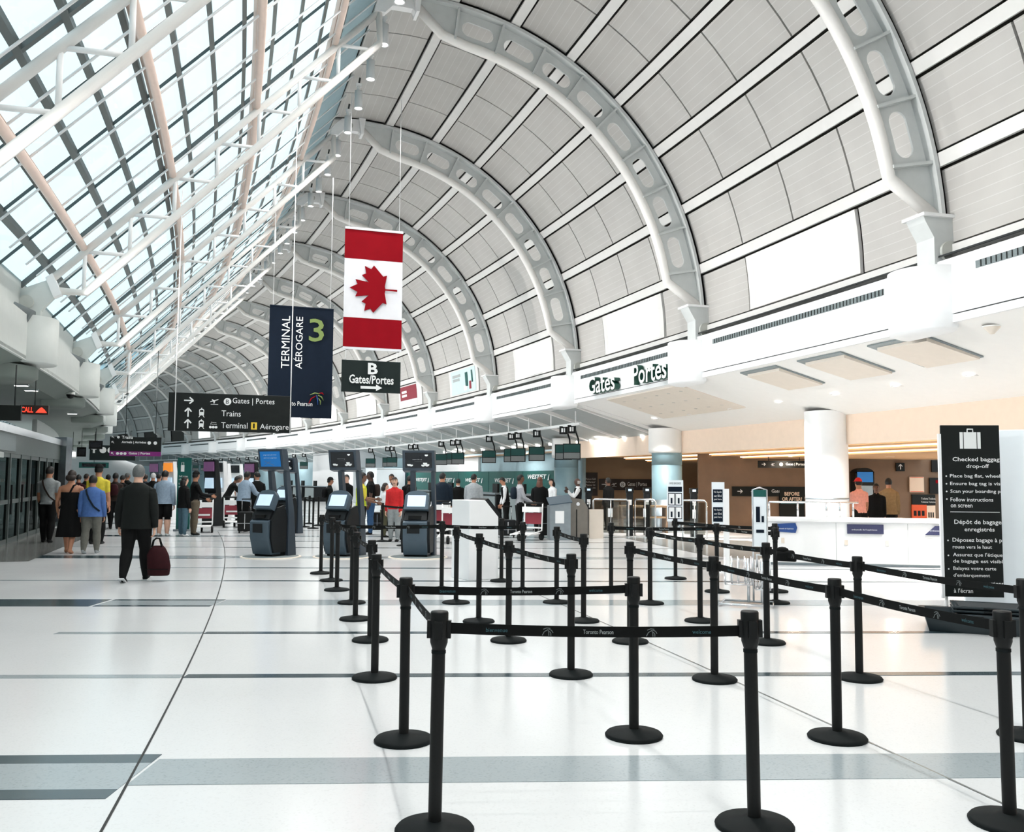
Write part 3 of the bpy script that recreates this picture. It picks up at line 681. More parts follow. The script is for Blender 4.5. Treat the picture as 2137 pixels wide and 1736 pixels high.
for (x, y, z, pw) in ((4.6, 35.5, 2.7, 60), (6.4, 34, 2.7, 50), (8.8, 28.5, 2.29, 32), (11.5, 27.5, 2.29, 38), (14.5, 26.5, 2.29, 38)):
    c = Vector((x, y, z + .1))
    t = thing('warm_downlight', 'warm corridor downlight ' + {4.6: 'above the guard in black', 6.4: 'right of the grey blue column', 8.8: 'left of the white column', 11.5: 'above the pink shirt', 14.5: 'above the orange poster'}[x], 'light', c, 0, 'corridor downlights')
    MB().lathe([(.14, 0), (.14, -.015), (.1, -.015), (.09, 0)], 16).build('rim', 'wall_cream', t); MB().lathe([(0, -.004), (.09, -.004)], 16).build('lens', 'down_glow', t)
    area('corridor_lamp', c - Vector((0, 0, .06)), .3, pw, (1, .84, .66))

def wsign(name, label, px0, py0, px1, py1, y, mat, tk=.06, cat='sign', group=None, rz=0.0):
    # flat board standing at depth y, corners given as sight lines, returned with its size (m)
    def at(px, py): d = px_ray(px, py); k = y / d.y; return Vector((d.x * k, y, CAMH + d.z * k))
    a, b = at(px0, py1), at(px1, py0)
    t = thing(name, label, cat, ((a.x + b.x) / 2, y, a.z), rz, group); wd, ht = (b.x - a.x) / cos(rz), b.z - a.z
    MB().box(-wd / 2, wd / 2, -tk / 2, tk / 2, 0, ht).build('board', mat, t)
    return t, wd, ht
def arrow(mb, cx, cz, L, ang, y=-.035, tkk=.16):
    u = Vector((cos(ang), 0, sin(ang))); v = Vector((-sin(ang), 0, cos(ang))); c = Vector((cx, y, cz))
    def q(p1, p2, hw): d = (p2 - p1).normalized(); n = Vector((-d.z, 0, d.x)) * hw; mb.add([p1 - n, p2 - n, p2 + n, p1 + n], [(0, 1, 2, 3)])
    h = L * tkk / 2; q(c - u * L / 2, c + u * L / 2, h)
    for sg in (1, -1): q(c + u * (L / 2 + h * .7), c + u * L * .12 + v * (L * .38 * sg), h)
def plane_icon(mb, cx, cz, w, y=-.035):
    mb.add([(cx - w * .5, y, cz - w * .02), (cx + w * .42, y, cz + w * .26), (cx + w * .5, y, cz + w * .36), (cx + w * .38, y, cz + w * .36), (cx - w * .44, y, cz + w * .1)], [(0, 1, 2, 3, 4)])
    mb.add([(cx - w * .12, y, cz + w * .12), (cx + w * .12, y, cz + w * .19), (cx - w * .22, y, cz + w * .34), (cx - w * .3, y, cz + w * .34)], [(0, 1, 2, 3)])
    mb.add([(cx - w * .12, y, cz + w * .1), (cx + w * .12, y, cz + w * .18), (cx + w * .02, y, cz - w * .16), (cx - w * .06, y, cz - w * .16)], [(0, 1, 2, 3)])
    mb.add([(cx - w * .4, y, cz - w * .3), (cx + w * .45, y, cz - w * .3), (cx + w * .45, y, cz - w * .25), (cx - w * .4, y, cz - w * .25)], [(0, 1, 2, 3)])
def disc(mb, cx, cz, r, y=-.035, n=20): mb.add([(cx + r * cos(2 * pi * i / n), y, cz + r * sin(2 * pi * i / n)) for i in range(n)], [tuple(range(n))])
def gates_sign(t, wd, ht, arr=True):
    mb = MB()
    if arr: arrow(mb, -wd * .40, ht * .5, ht * .5, 0)
    plane_icon(mb, -wd * .22, ht * .45, ht * .5); disc(mb, -wd * .06, ht * .5, ht * .26); mb.build('pictograms', 'lettering', t)
    text('B', ht * .24, ht * .32, 'sign_black', t, -wd * .06 - ht * .12, ht * .34, -.04); text('Gates | Portes', wd * .36, ht * .46, 'lettering', t, wd * .03, ht * .27, -.035)
t, wd, ht = wsign('gate_sign', 'dark brown Gates Portes sign on the tan wall behind the guard', 1250, 1000, 1362, 1022, 38.46, 'brown_sign'); gates_sign(t, wd, ht)
t, wd, ht = wsign('notice_board', 'dark brown notice board left of the wall Gates sign', 1218, 986, 1247, 1034, 38.46, 'brown_sign')
for i, l in enumerate(('Platinum Gold', 'Silver', 'Platine Or', 'Argent')): text(l, wd * .7, ht * .08, 'lettering', t, -wd * .35, ht * (.68 - .13 * i))
t, wd, ht = wsign('gate_sign', 'black Gates Portes arrow sign on the brown wall behind the bag sizer', 1528, 1016, 1682, 1035, 30.96, 'sign_black'); gates_sign(t, wd, ht)
t, wd, ht = wsign('gate_sign', 'dim black Gates Portes sign hanging high beside the white column', 1582, 962, 1690, 976, 29.0, 'black'); gates_sign(t, wd, ht)
for x in (-.5, .5): MB().cyl((x, 0, ht), (x, 0, 2.4 - t.location.z), .01, n=6).build('hanger', 'gap', t)
t, wd, ht = wsign('ad_board', 'black board reading Before or After beside the white column', 1627, 1020, 1678, 1080, 30.95, 'sign_black', cat='poster')
text('BEFORE', wd * .6, ht * .13, 'wall_cream', t, -wd * .3, ht * .76, bold=.02); text('OR AFTER?', wd * .8, ht * .13, 'wall_cream', t, -wd * .4, ht * .58, bold=.02); MB().box(-wd * .45, wd * .45, -.036, -.032, ht * .47, ht * .5).build('rule', 'belt_teal', t)
t, wd, ht = wsign('vending_machine', 'tall dark arched vending machine with blue top behind the white counter', 1782, 980, 1818, 1102.5, 30.4, 'black', .5, 'machine'); t.location.z = 0.0
MB().prism([(-wd / 2 + wd * .5 * (1 - cos(a)), ht - .06 + .18 * sin(a)) for a in np.linspace(0, pi, 13)], 'xz', -.25, .25).build('arched_top', 'black', t)
MB().box(-wd * .42, wd * .42, -.27, -.25, ht * .82, ht * .99).build('lit_header', 'screen_blue', t); MB().box(-wd * .4, wd * .4, -.27, -.25, ht * .1, ht * .76).build('glass_front', 'steel_brushed', t)
for (nm, lab, a, b, c, d, mt) in (('notice_board', 'cream framed notice on the wall left of the baggage sign', 1898, 995, 1927, 1027, 'wall_cream'), ('notice_board', 'black and red notice on the wall beside the baggage sign', 1940, 997, 1964, 1030, 'black'),
        ('information_sign', 'black toilets and elevator sign above the orange poster', 1903, 1032, 1951, 1053, 'sign_black'), ('ad_board', 'orange poster with three black figures', 1903, 1053, 1933, 1086, 'orange_sign'), ('ad_board', 'cream poster with small dark figures right of the orange one', 1934, 1055, 1951, 1086, 'wall_cream'),
        ('gate_sign', 'small black sign with an up arrow high behind the white counter', 1870, 966, 1887, 983, 'sign_black'), ('notice_board', 'dark notice high up left of the baggage sign', 1944, 960, 1966, 985, 'black')):
    t, wd, ht = wsign(nm, lab, a, b, c, d, 30.95, mt, cat='sign')
    if mt == 'orange_sign':
        for i in range(3): MB().box(-wd * .38 + wd * .27 * i, -wd * .2 + wd * .27 * i, -.036, -.03, ht * .3, ht * .62).build('printed_figure', 'black', t)
    elif 'arrow' in lab: mb = MB(); arrow(mb, 0, ht * .5, ht * .6, pi / 2); mb.build('arrow', 'lettering', t)
    elif 'elevator' in lab:
        for i in range(2): text('Toilets', wd * .3, ht * .2, 'lettering', t, -wd * .12 + wd * .32 * i, ht * .5); text('Toilettes', wd * .3, ht * .16, 'lettering', t, -wd * .12 + wd * .32 * i, ht * .2)
    elif 'red' in lab: MB().box(0, wd * .42, -.036, -.03, ht * .66, ht * .86).build('red_patch', 'flag_red', t)
    elif 'cream framed' in lab: MB().box(-wd * .46, wd * .46, -.036, -.03, ht * .94, ht * .97).box(-wd * .46, wd * .46, -.036, -.03, ht * .03, ht * .06).build('frame_lines', 'orange_sign', t)
    elif 'figures right' in lab:
        for i in range(3): MB().box(-wd * .34 + wd * .25 * i, -wd * .2 + wd * .25 * i, -.036, -.03, ht * .2, ht * .55).build('printed_figure', 'black', t)
t, wd, ht = wsign('exit_sign', 'small green running man exit sign under the portal soffit', 1839, 880, 1853, 894, 21.6, 'white_paint', cat='sign')
MB().box(-wd / 2, -wd * .22, -.036, -.03, 0, ht).box(wd * .22, wd / 2, -.036, -.03, 0, ht).build('green_bands', 'teal', t)

# white counter
A, B = Vector((4.95, 17.65, 0)), Vector((10.4, 16.75, 0)); L = (B - A).length; rz = math.atan2(B.y - A.y, B.x - A.x)
cnt_ = thing('service_counter', 'long white service counter in front of the white column', 'counter', A, rz)
me = MB().box(0, L, 0, .75, .05, .84).mesh('body', 'white_paint'); obj('body', chamfer(me, .01), cnt_)
MB().box(-.03, L, -.05, .8, .84, .9).build('counter_top', 'white_paint', cnt_); MB().box(.05, L, .05, .7, 0, .05).build('plinth', 'steel_brushed', cnt_)
for x in (1.3, 2.6, 3.9): MB().box(x - .004, x + .004, -.002, .0, .08, .82).build('panel_joint', 'ceil_grey', cnt_)
for (x, z) in ((.28, .42), (1.45, .4), (2.2, .4)): MB().box(x, x + .06, -.01, .0, z, z + .1).build('socket_plate', 'ceil_beige', cnt_)
for (x0, x1, mt, lab, shape) in ((.18, .58, 'blue_card', 'blue arrow shaped card on the white counter front', 'arrow'), (1.50, 2.16, 'navy_card', 'navy blue rectangular card on the white counter front', 'rect'), (2.9, 3.65, 'navy_card', 'navy trapezoid card on the counter front beside the baggage sign', 'trap')):
    c = A + (B - A).normalized() * x0; t = thing('counter_card', lab, 'sign', (c.x, c.y, .62), rz, 'cards on the white counter'); w_ = x1 - x0
    poly = {'arrow': [(0, .02), (w_ * .92, 0), (w_, .1), (w_ * .92, .19), (0, .17)], 'rect': [(0, 0), (w_, 0), (w_, .18), (0, .18)], 'trap': [(0, 0), (w_, 0), (w_ * .75, .17), (w_ * .25, .17)]}[shape]
    MB().prism(poly, 'xz', -.03, -.012).build('card', mt, t); text('ambassade de l\'expérience', w_ * .7, .035, 'lettering', t, w_ * .12, .06, -.034)
cr_ = thing('counter_rail', 'chrome rail with posts standing on the white counter', 'rail', A + (B - A).normalized() * .2 + Vector((0, .5, .9)), rz)
for x in (0.0, .55, 1.1, 1.35, 1.6): MB().cyl((x, 0, 0), (x, 0, .3), .02).build('post', 'chrome', cr_)
MB().tube([(0, 0, .3), (1.7, 0, .3)], .02).build('rail', 'chrome', cr_)

# blank white unit behind the baggage sign
p = ground(2036, 1296)
t = thing('bag_drop_unit', 'plain pale bag drop unit at the right edge behind the baggage sign', 'machine', (p.x + .06, p.y + .35, 0), -.45)
me = MB().box(0, 1.7, 0, .9, 0, 2.24).mesh('cabinet', 'white_cool'); obj('cabinet', chamfer(me, .012), t); MB().box(.0, 1.7, -.008, 0, .0, .06).build('plinth', 'ceil_grey', t)

# ---- check-in alcove beyond the portal ----
alc = setting('ceiling_4')
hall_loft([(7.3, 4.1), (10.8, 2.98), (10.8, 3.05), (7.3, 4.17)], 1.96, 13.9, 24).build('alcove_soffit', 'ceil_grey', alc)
for i in range(0, 30):
    s = 2.0 + .333 * i
    hall_loft([(7.0, 4.06), (10.6, 3.02), (10.6, 3.14), (7.0, 4.18)], s, s + .02, 1).build('soffit_fin', 'ceil_white', alc)
for n in range(2, 10):
    for j in range(5):
        if n > 4: break
        s = n + .12 + j * .17; p = hall(s, 10.2, 3.14)
        t = thing('wall_washer', 'small wall washer lamp over the check in wall, %s from the gate portal' % ORD[(n - 2) * 5 + j].replace('nearest', 'first'), 'light', p, th(s), 'wall washers over the check in wall')
        MB().lathe([(0, -.04), (.09, -.04), (.1, .02), (.1, .06), (0, .06)], 14).build('lens', 'down_glow', t)
    area('wall_washer_light', hall(n + .5, 9.7, 3.2), .5, 45, (1, .97, .93), rot=(0, R_(-25), th(n)))
wall_arc('wall_checkin', 10.85, 0, 3.2, 2.9, 13.9, 'wall_blue', .15)
# teal airline panels on it
tl = thing('airline_panel_wall', 'long teal wall panel with white airline names behind the desks', 'wall panel', hall(4.4, 10.7), th(4.4))
seg = 5
for i in range(seg):
    s0, s1 = 3.12 + i * .53, 3.12 + (i + 1) * .53 - .006
    mb = hall_loft([(10.74, .3), (10.74, 2.03), (10.84, 2.03), (10.84, .3)], s0, s1, 2)
    l, a = hall(4.4, 10.7), th(4.4); inv = (Matrix.Translation(l) @ Matrix.Rotation(a, 4, 'Z')).inverted(); mb.v = [tuple(inv @ Vector(v)) for v in mb.v]; mb.build('panel', 'teal', tl)
for i in range(5):
    s = 3.42 + i * .5; h_ = obj('panel_lettering', None, None, hall(s, 10.7, 0), th(s) - pi / 2)
    tag(h_, 'white airline lettering on the teal wall, %s from the right' % ORD[i].replace('nearest', 'first'), 'lettering', 'airline names on the teal wall')
    z_ = 1.6 if i == 0 else 1.42
    text('WESTJET', 2.1, .26, 'lettering', h_, -1.2, z_, 0.0, font_shear=.25, bold=.02); MB().prism([(1.0, z_), (1.12, z_), (1.2, z_ + .26), (1.14, z_ + .26)], 'xz', -.004, .0).build('maple_mark', 'lettering', h_)
# bright boards on the wall left of and above the teal
for i, (s0, s1, z0, z1) in enumerate(((4.35, 5.75, 2.06, 2.9),)):
    mb = hall_loft([(10.72, z0), (10.72, z1), (10.84, z1), (10.84, z0)], s0, s1, 4); tag(mb.build('back_wall_board', 'white_paint'), 'long white board on the wall above the teal panel', 'board')
mb = MB()
bl = thing('partition_block', 'tall white partition block with a slot, left of the teal wall', 'partition', hall(6.3, 8.6), th(6.3))
me = MB().box(0, 2.2, 0, 9.5, 0, 3.5).mesh('block', 'white_paint'); obj('block', me, bl)
MB().box(.55, .65, -.02, .0, 1.1, 2.2).build('dark_slot', 'grille', bl); MB().box(.4, .8, -.02, 0, 2.3, 2.36).build('top_slot', 'ceil_grey', bl)
mb = MB().box(0, 1.9, 0, 2.2, 0, 2.3); t = thing('partition_block', 'low pale grey partition in front of the white partition block', 'partition', hall(5.75, 8.7), th(5.8)); mb.build('block', 'white_cool', t); MB().box(.0, 1.9, -.01, 0, 2.2, 2.24).build('cap', 'ceil_grey', t)

# rail with number boxes and monitors
def rail(s0, s1, label, mons):
    t = thing('monitor_rail', label, 'rail', hall(s0, 7.6, 3.5), 0); org = hall(s0, 7.6, 3.5)
    seg = max(2, int((s1 - s0) * 4)); MB().tube([hall(s0 + (s1 - s0) * i / seg, 7.6, 3.5) - org for i in range(seg + 1)], .055, 8).build('tube', 'steel_white', t)
    k = int((s1 - s0) / .27)
    for i in range(k + 1):
        p = hall(s0 + .05 + i * .27, 7.6, 3.5) - org; MB().cyl(p, p + Vector((0, 0, .45)), .025, n=8).build('hanger', 'steel_white', t)
    return t
rail(2.06, 6.2, 'white rail carrying the check in monitors right of the kiosks', 0); rail(7.0, 13.0, 'distant white rail with small lamps above the far desks', 0)
mon_me = MB().box(-.3, .3, -.035, .035, -.27, .27).mesh('casing', 'black'); me2 = MB().box(-.27, .27, -.04, -.035, -.02, .24).mesh('screen', 'screen_teal'); me3 = MB().box(-.27, .27, -.04, -.035, -.24, -.04).mesh('screen_foot', 'screen_grey')
arm_me = MB().tube([(.1, .1, 1.0), (.1, .1, .75), (.2, .14, .45), (.22, .12, .1), (.05, .06, 0)], .03, 8).ell((.12, .08, 0), (.16, .08, .12), 10, 6).mesh('arm', 'black'); num_me = MB().box(-.14, .14, -.05, .05, .62, .9).mesh('number_box', 'black'); nf_me = MB().box(-.07, -.01, -.055, -.05, .69, .83).box(.02, .06, -.055, -.05, .69, .83).mesh('number_face', 'lettering')
ml = [(2.15, 1), (2.24, 1), (2.55, 1), (2.79, 1), (2.88, 1), (3.2, 1), (3.7, 1), (3.79, 1), (4.0, 1), (4.5, 1), (4.6, 1), (5.0, 1), (5.1, 1), (5.5, 1)] + [(7.3 + .3 * i, 2) for i in range(15)]
for i, (s, kind) in enumerate(ml):
    lab = ('black desk monitor with teal screen, %s from the right on the rail' % ORD[i].replace('nearest', 'first')) if kind == 1 else ('tiny far black monitor under the distant rail, %s from the right' % ORD[i - 14].replace('nearest', 'first'))
    t = thing('desk_monitor', lab, 'monitor', hall(s, 7.6, 2.58), th(s) - R_(30), 'monitors over the check in desks')
    obj('casing', mon_me, t); obj('screen', me2, t); obj('screen_foot', me3, t); obj('arm', arm_me, t); obj('number_box', num_me, t); obj('number_face', nf_me, t)

# desks under the rail
desk_me = chamfer(MB().box(-.45, .45, -1.1, 1.1, 0, 1.02).mesh('body', 'kiosk_dark'), .02); dtop = MB().box(-.52, .5, -1.15, 1.15, 1.02, 1.08).mesh('desk_top', 'steel_brushed'); dscr = MB().box(-.1, 0, -.3, .25, 1.08, 1.45).mesh('desk_screen', 'black'); dfr = MB().box(-.47, -.45, -1.0, 1.0, .1, .95).mesh('front_panel', 'grille')
for i in range(8):
    s = 2.62 + .36 * i + (2.4 if i > 4 else 0)
    t = thing('check_in_desk', 'dark check in desk in front of the wall, %s from the gate portal' % ORD[i].replace('nearest', 'first'), 'desk', hall(s, 7.3), th(s), 'check in desks')
    for nm, me in (('body', desk_me), ('desk_top', dtop), ('desk_screen', dscr), ('front_panel', dfr)): obj(nm, me, t)

# e-gate podium, gates, railings
p = ground(1166, 1126)
t = thing('boarding_podium', 'grey blue podium with slanted top and a white paper notice', 'podium', p, .12)
MB().prism([(-.28, 0), (.28, 0), (.28, 1.0), (-.28, .92)], 'xz', -.25, .25).build('body', 'steel_brushed', t); MB().hexa([(-.3, -.27, .92), (.32, -.27, 1.0), (.32, .27, 1.18), (-.3, .27, 1.1)], [(-.3, -.27, .95), (.32, -.27, 1.03), (.32, .27, 1.21), (-.3, .27, 1.13)]).build('slanted_top', 'kiosk_front', t); MB().box(-.14, .1, -.257, -.25, .45, .78).build('paper', 'white_paint', t)
p = ground(1206, 1124)
t = thing('e_gate', 'brushed steel passport gate with rounded top beside the podium', 'gate', p, .12)
mb = MB().prism([(-.32, 0), (.28, 0), (.28, .85), (.15, 1.08), (-.2, 1.12), (-.32, 1.0)], 'xz', .0, .22); mb.build('housing', 'egate', t); MB().cyl((-.0, -.02, .95), (-.0, 0, .95), .05, n=16).build('reader', 'chrome', t); MB().box(-.05, -.02, -.01, 0, .05, .8).build('slot', 'black', t)
MB().box(.34, .74, .1, .2, .0, .8).build('wing_panel', 'ceil_beige', t); MB().tube([(.28, .1, 1.0), (.34, .1, .98), (.34, .1, .85)], .02).build('hoop', 'chrome', t)
for i, (pxa, pxb, yb) in enumerate(((1238, 1312, 1118), (1425, 1475, 1122), (1325, 1368, 1118))):
    a, b = ground(pxa, yb), ground(pxb, yb + 2); L = (b - a).length; t = thing('glass_railing', ('steel and glass railing right of the passport gate', 'steel railing right of the grey blue column', 'low railing left of the grey blue column')[i], 'railing', a, math.atan2(b.y - a.y, b.x - a.x), 'railings at the gates')
    MB().tube([(0, 0, 0), (0, 0, 1.02), (.04, 0, 1.06), (L - .06, 0, 1.06), (L, 0, 1.0), (L, 0, 0)], .025, 8).build('frame', 'chrome', t); MB().cyl((L * .5, 0, 0), (L * .5, 0, 1.06), .02, n=8).build('mid_post', 'chrome', t)
    MB().box(.05, L * .5 - .03, -.006, .006, .1, 1.0).build('pane', 'gate_glass', t); MB().box(L * .5 + .03, L - .05, -.006, .006, .1, 1.0).build('pane', 'gate_glass', t); MB().box(L * .42, L * .55, -.012, -.007, .55, .8).build('notice', 'white_paint', t)
for i, (px_, y_) in enumerate(((1228, 1116), (1314, 1118), (1350, 1116), (1448, 1120))):
    p = ground(px_, y_); t = thing('scanner_post', 'slim boarding pass scanner post with green light, %s from the left' % ORD[i].replace('nearest', 'first'), 'scanner', p, 0, 'scanner posts')
    MB().box(-.09, .09, -.08, .08, 0, 1.25).build('post', 'kiosk_dark', t); MB().box(-.11, .11, -.1, .1, 1.25, 1.4).build('reader', 'black', t); MB().box(-.05, .05, -.105, -.1, 1.3, 1.36).build('green_light', 'screen_light', t); MB().box(-.05, .05, -.09, -.08, .9, 1.05).build('sticker', 'white_paint', t)
a = ground(1345, 1112); t = thing('wooden_desk', 'low wooden desk left of the grey blue column', 'desk', (a.x, a.y + .3, 0), .05)
MB().box(-.75, .75, -.3, .3, .78, .84).build('top', 'wall_tan', t); MB().box(-.7, .7, -.25, .25, .45, .5).build('shelf', 'wall_tan', t); MB().box(-.72, -.66, -.28, .28, 0, .78).box(.66, .72, -.28, .28, 0, .78).build('sides', 'wall_brown', t)
mb = MB(); mb.add([ground(1300, 1122, .004), ground(1560, 1128, .004), ground(1760, 1180, .004), ground(1480, 1160, .004)], [(0, 1, 2, 3)]); mb.build('warm_floor_inlay', 'terrazzo_taupe', floor)

# ================= SIGNS AND BANNERS =================
def hang(name, label, s, o0, o1, z0, z1, mat, tk, cat='sign'):
    c = hall(s, (o0 + o1) / 2, z0); t = thing(name, label, cat, c, th(s)); wd = o1 - o0; ht = z1 - z0
    return t, wd, ht
def cloth(name, mat, parent, x0, x1, z0, z1, amp=.02, ph=0., nx=24, nz=16, tk=.006, fall=0.):
    vs = []; fs = []
    for k, dy in enumerate((-tk / 2, tk / 2)):
        for j in range(nz + 1):
            for i in range(nx + 1):
                u, v = i / nx, j / nz; x = x0 + (x1 - x0) * u; z = z0 + (z1 - z0) * v
                y = amp * (sin(u * 9 + ph + v * 1.5) * .5 + sin(u * 21 + ph * 2 + v * 3) * .3) * (.35 + .65 * u) * (1 - .6 * v) + fall * sin(pi * u) * .5
                vs.append((x, y + dy, z))
    K = (nx + 1) * (nz + 1)
    for j in range(nz):
        for i in range(nx):
            a = j * (nx + 1) + i; fs.append((a, a + 1, a + nx + 2, a + nx + 1)); fs.append((K + a, K + a + nx + 1, K + a + nx + 2, K + a + 1))
    return MB().add(vs, fs, True).build(name, mat, parent)
# maple leaf flag
S_F = 1.5
t, wd, ht = hang('maple_flag', 'hanging red and white maple leaf flag', S_F, -1.0, .53, 4.95, 8.17, None, 0, 'flag'); hx = wd / 2
h4 = (ht - .12) / 4
cloth('red_band', 'flag_red', t, -hx, hx, ht - .06 - h4, ht - .06, .03, 0.4); cloth('white_field', 'flag_white', t, -hx, hx, .06 + h4, ht - .06 - h4, .03, .8); cloth('red_band', 'flag_red', t, -hx, hx, .06, .06 + h4, .035, 1.3)
MB().box(-hx, hx, -.025, .025, ht - .06, ht).build('hem_bar', 'flag_white', t); MB().box(-hx, hx, -.025, .025, 0, .06).build('hem_bar', 'flag_white', t)
for x in (-hx + .1, hx - .1): MB().cyl((x, 0, ht), (x, 0, ht + 3.6), .008, n=6).build('cable', 'steel_white', t)
leaf = [(0, 1.0), (.12, .78), (.26, .84), (.20, .46), (.40, .66), (.46, .54), (.68, .58), (.60, .40), (.72, .32), (.40, .05), (.44, -.06), (.10, -.0), (.02, -.02), (.03, -.36), (-.03, -.36), (-.02, -.02)]
leaf = leaf + [(-x, y) for x, y in reversed(leaf[1:12])]
cz = ht / 2; kx = wd * .80
MB().prism([(-(y - .32) * wd * .60 - wd * .0, cz + x * wd * .57) for (x, y) in leaf], 'xz', -.045, -.03).build('maple_leaf', 'flag_red', t)
# B gates banner
t, wd, ht = hang('gate_banner', 'dark green fabric banner reading B Gates/Portes with an arrow', S_F, -1.02, .52, 3.84, 4.67, None, 0); hx = wd / 2
cloth('fabric', 'sign_green', t, -hx, hx, 0, ht, .025, 2.0); text('B', .26, .3, 'lettering', t, -.1, .47, -.06, bold=.03); text('Gates/Portes', 1.16, .23, 'lettering', t, -.58, .22, -.06, bold=.02)
MB().prism([(-.28, .09), (.12, .09), (.12, .04), (.28, .125), (.12, .21), (.12, .16), (-.28, .16)], 'xz', -.062, -.055).build('arrow', 'lettering', t)
for x in (-hx + .1, hx - .1): MB().cyl((x, 0, ht), (x, 0, ht + .28), .008, n=6).build('cable', 'steel_white', t)
# terminal 3 banner
def logo(parent, x, z, k, y, multi=True):
    cols = ['flag_red', 'sign_olive', 'blue_card', 'sign_olive'] if multi else ['belt_print'] * 4
    arcs = [[(-.5, -.42), (-.32, -.05), (.0, .16)], [(-.42, .2), (-.1, .34), (.25, .3)], [(.02, .2), (.1, -.1), (.12, -.45)], [(.12, .2), (.36, .1), (.5, -.15)], [(.18, .34), (.4, .36), (.52, .24)], [(.16, .0), (.3, -.2), (.3, -.45)]]
    for i, a in enumerate(arcs): MB().tube([(x + p[0] * k, y, z + p[1] * k) for p in a], [k * .02, k * .05, k * .025], 6).build('logo_stroke', cols[i % 4], parent)
t, wd, ht = hang('terminal_banner', 'tall navy banner reading Terminal Aérogare with a green 3', 2.15, -2.49, -.55, 3.46, 6.88, None, 0); hx = wd / 2
cloth('fabric', 'sign_navy', t, -hx, hx, 0, ht, .012, .5)
text('TERMINAL', .24, 1.62, 'lettering', t, -hx + .37, 1.5, -.05, rot90=True); text('AÉROGARE', .26, 1.62, 'lettering', t, -hx + .74, 1.5, -.05, rot90=True); text('3', .46, .72, 'sign_olive', t, -hx + 1.19, 2.37, -.05, bold=.01)
text('Toronto Pearson', 1.0, .14, 'lettering', t, -hx + .34, .36, -.05); logo(t, -hx + 1.45, .62, .45, -.05)
for x in (-hx + .1, hx - .1): MB().cyl((x, 0, ht), (x, 0, ht + 4.2), .008, n=6).build('cable', 'steel_white', t)
MB().box(-hx, hx, -.02, .02, ht - .02, ht + .02).build('top_bar', 'sign_navy', t)
# trains sign
t, wd, ht = hang('wayfinding_sign', 'large black hanging sign to B Gates, Trains and Terminal 1', 1.0, -4.98, -2.55, 2.55, 3.33, None, 0); hx = wd / 2
me = MB().box(-hx, hx, -.06, .06, 0, ht).mesh('board', 'sign_black'); obj('board', chamfer(me, .006), t)
for x, zt in ((-hx + .13, upz(-4.85) - 2.95), (hx - .02, upz(-2.55) - 3.2)): MB().cyl((x, -.07, 0), (x, -.02, zt), .011, n=6).build('cable', 'steel_white', t)
mb = MB(); r1, r2, r3 = ht * .80, ht * .48, ht * .14
arrow(mb, -hx + .38, r1, .17, 0, -.068); arrow(mb, -hx + .38, r2, .17, pi / 2, -.068); arrow(mb, -hx + .38, r3 + .03, .17, pi / 2, -.068); plane_icon(mb, -hx + .88, r1 - .02, .17, -.068); disc(mb, -hx + 1.14, r1, .075, -.068)
def train(mb, cx, cz):
    y = -.068
    mb.add([(cx - .045, y, cz - .05), (cx + .045, y, cz - .05), (cx + .05, y, cz + .06), (cx + .03, y, cz + .085), (cx - .03, y, cz + .085), (cx - .05, y, cz + .06)], [(0, 1, 2, 3, 4, 5)])
    mb.add([(cx - .06, y, cz - .09), (cx - .045, y, cz - .09), (cx - .02, y, cz - .05), (cx - .035, y, cz - .05)], [(0, 1, 2, 3)]); mb.add([(cx + .06, y, cz - .09), (cx + .045, y, cz - .09), (cx + .02, y, cz - .05), (cx + .035, y, cz - .05)], [(0, 1, 2, 3)])
    mb.add([(cx - .01, y, cz + .085), (cx + .01, y, cz + .085), (cx + .01, y, cz + .105), (cx - .01, y, cz + .105)], [(0, 1, 2, 3)])
train(mb, -hx + .64, r2); train(mb, -hx + .64, r3 + .03)
for i in range(3): disc(mb, -hx + .82 + .055 * i, r3 - .02, .027, -.068)
mb.build('pictograms', 'lettering', t)
mb = MB()
for cz_ in (r2, r3 + .03): mb.add([(-hx + .605, -.072, cz_ + .02), (-hx + .675, -.072, cz_ + .02), (-hx + .67, -.072, cz_ + .06), (-hx + .61, -.072, cz_ + .06)], [(0, 1, 2, 3)])
mb.build('train_windows', 'sign_black', t)
text('B', .06, .085, 'sign_black', t, -hx + 1.11, r1 - .043, -.073); text('Gates | Portes', .84, .15, 'lettering', t, -hx + 1.24, r1 - .065, -.068); text('Trains', .38, .12, 'lettering', t, -hx + 1.03, r2 - .055, -.068)
text('Terminal', .52, .12, 'lettering', t, -hx + 1.03, r3 - .035, -.068); MB().box(-hx + 1.62, -hx + 1.74, -.068, -.06, r3 - .05, r3 + .1).build('yellow_square', 'sign_yellow', t); text('1', .035, .1, 'sign_black', t, -hx + 1.66, r3 - .025, -.072); text('Aérogare', .58, .15, 'lettering', t, -hx + 1.80, r3 - .075, -.068); text('Gates\nPortes', .12, .06, 'lettering', t, -hx + .82, r3 + .03, -.068, align='C')
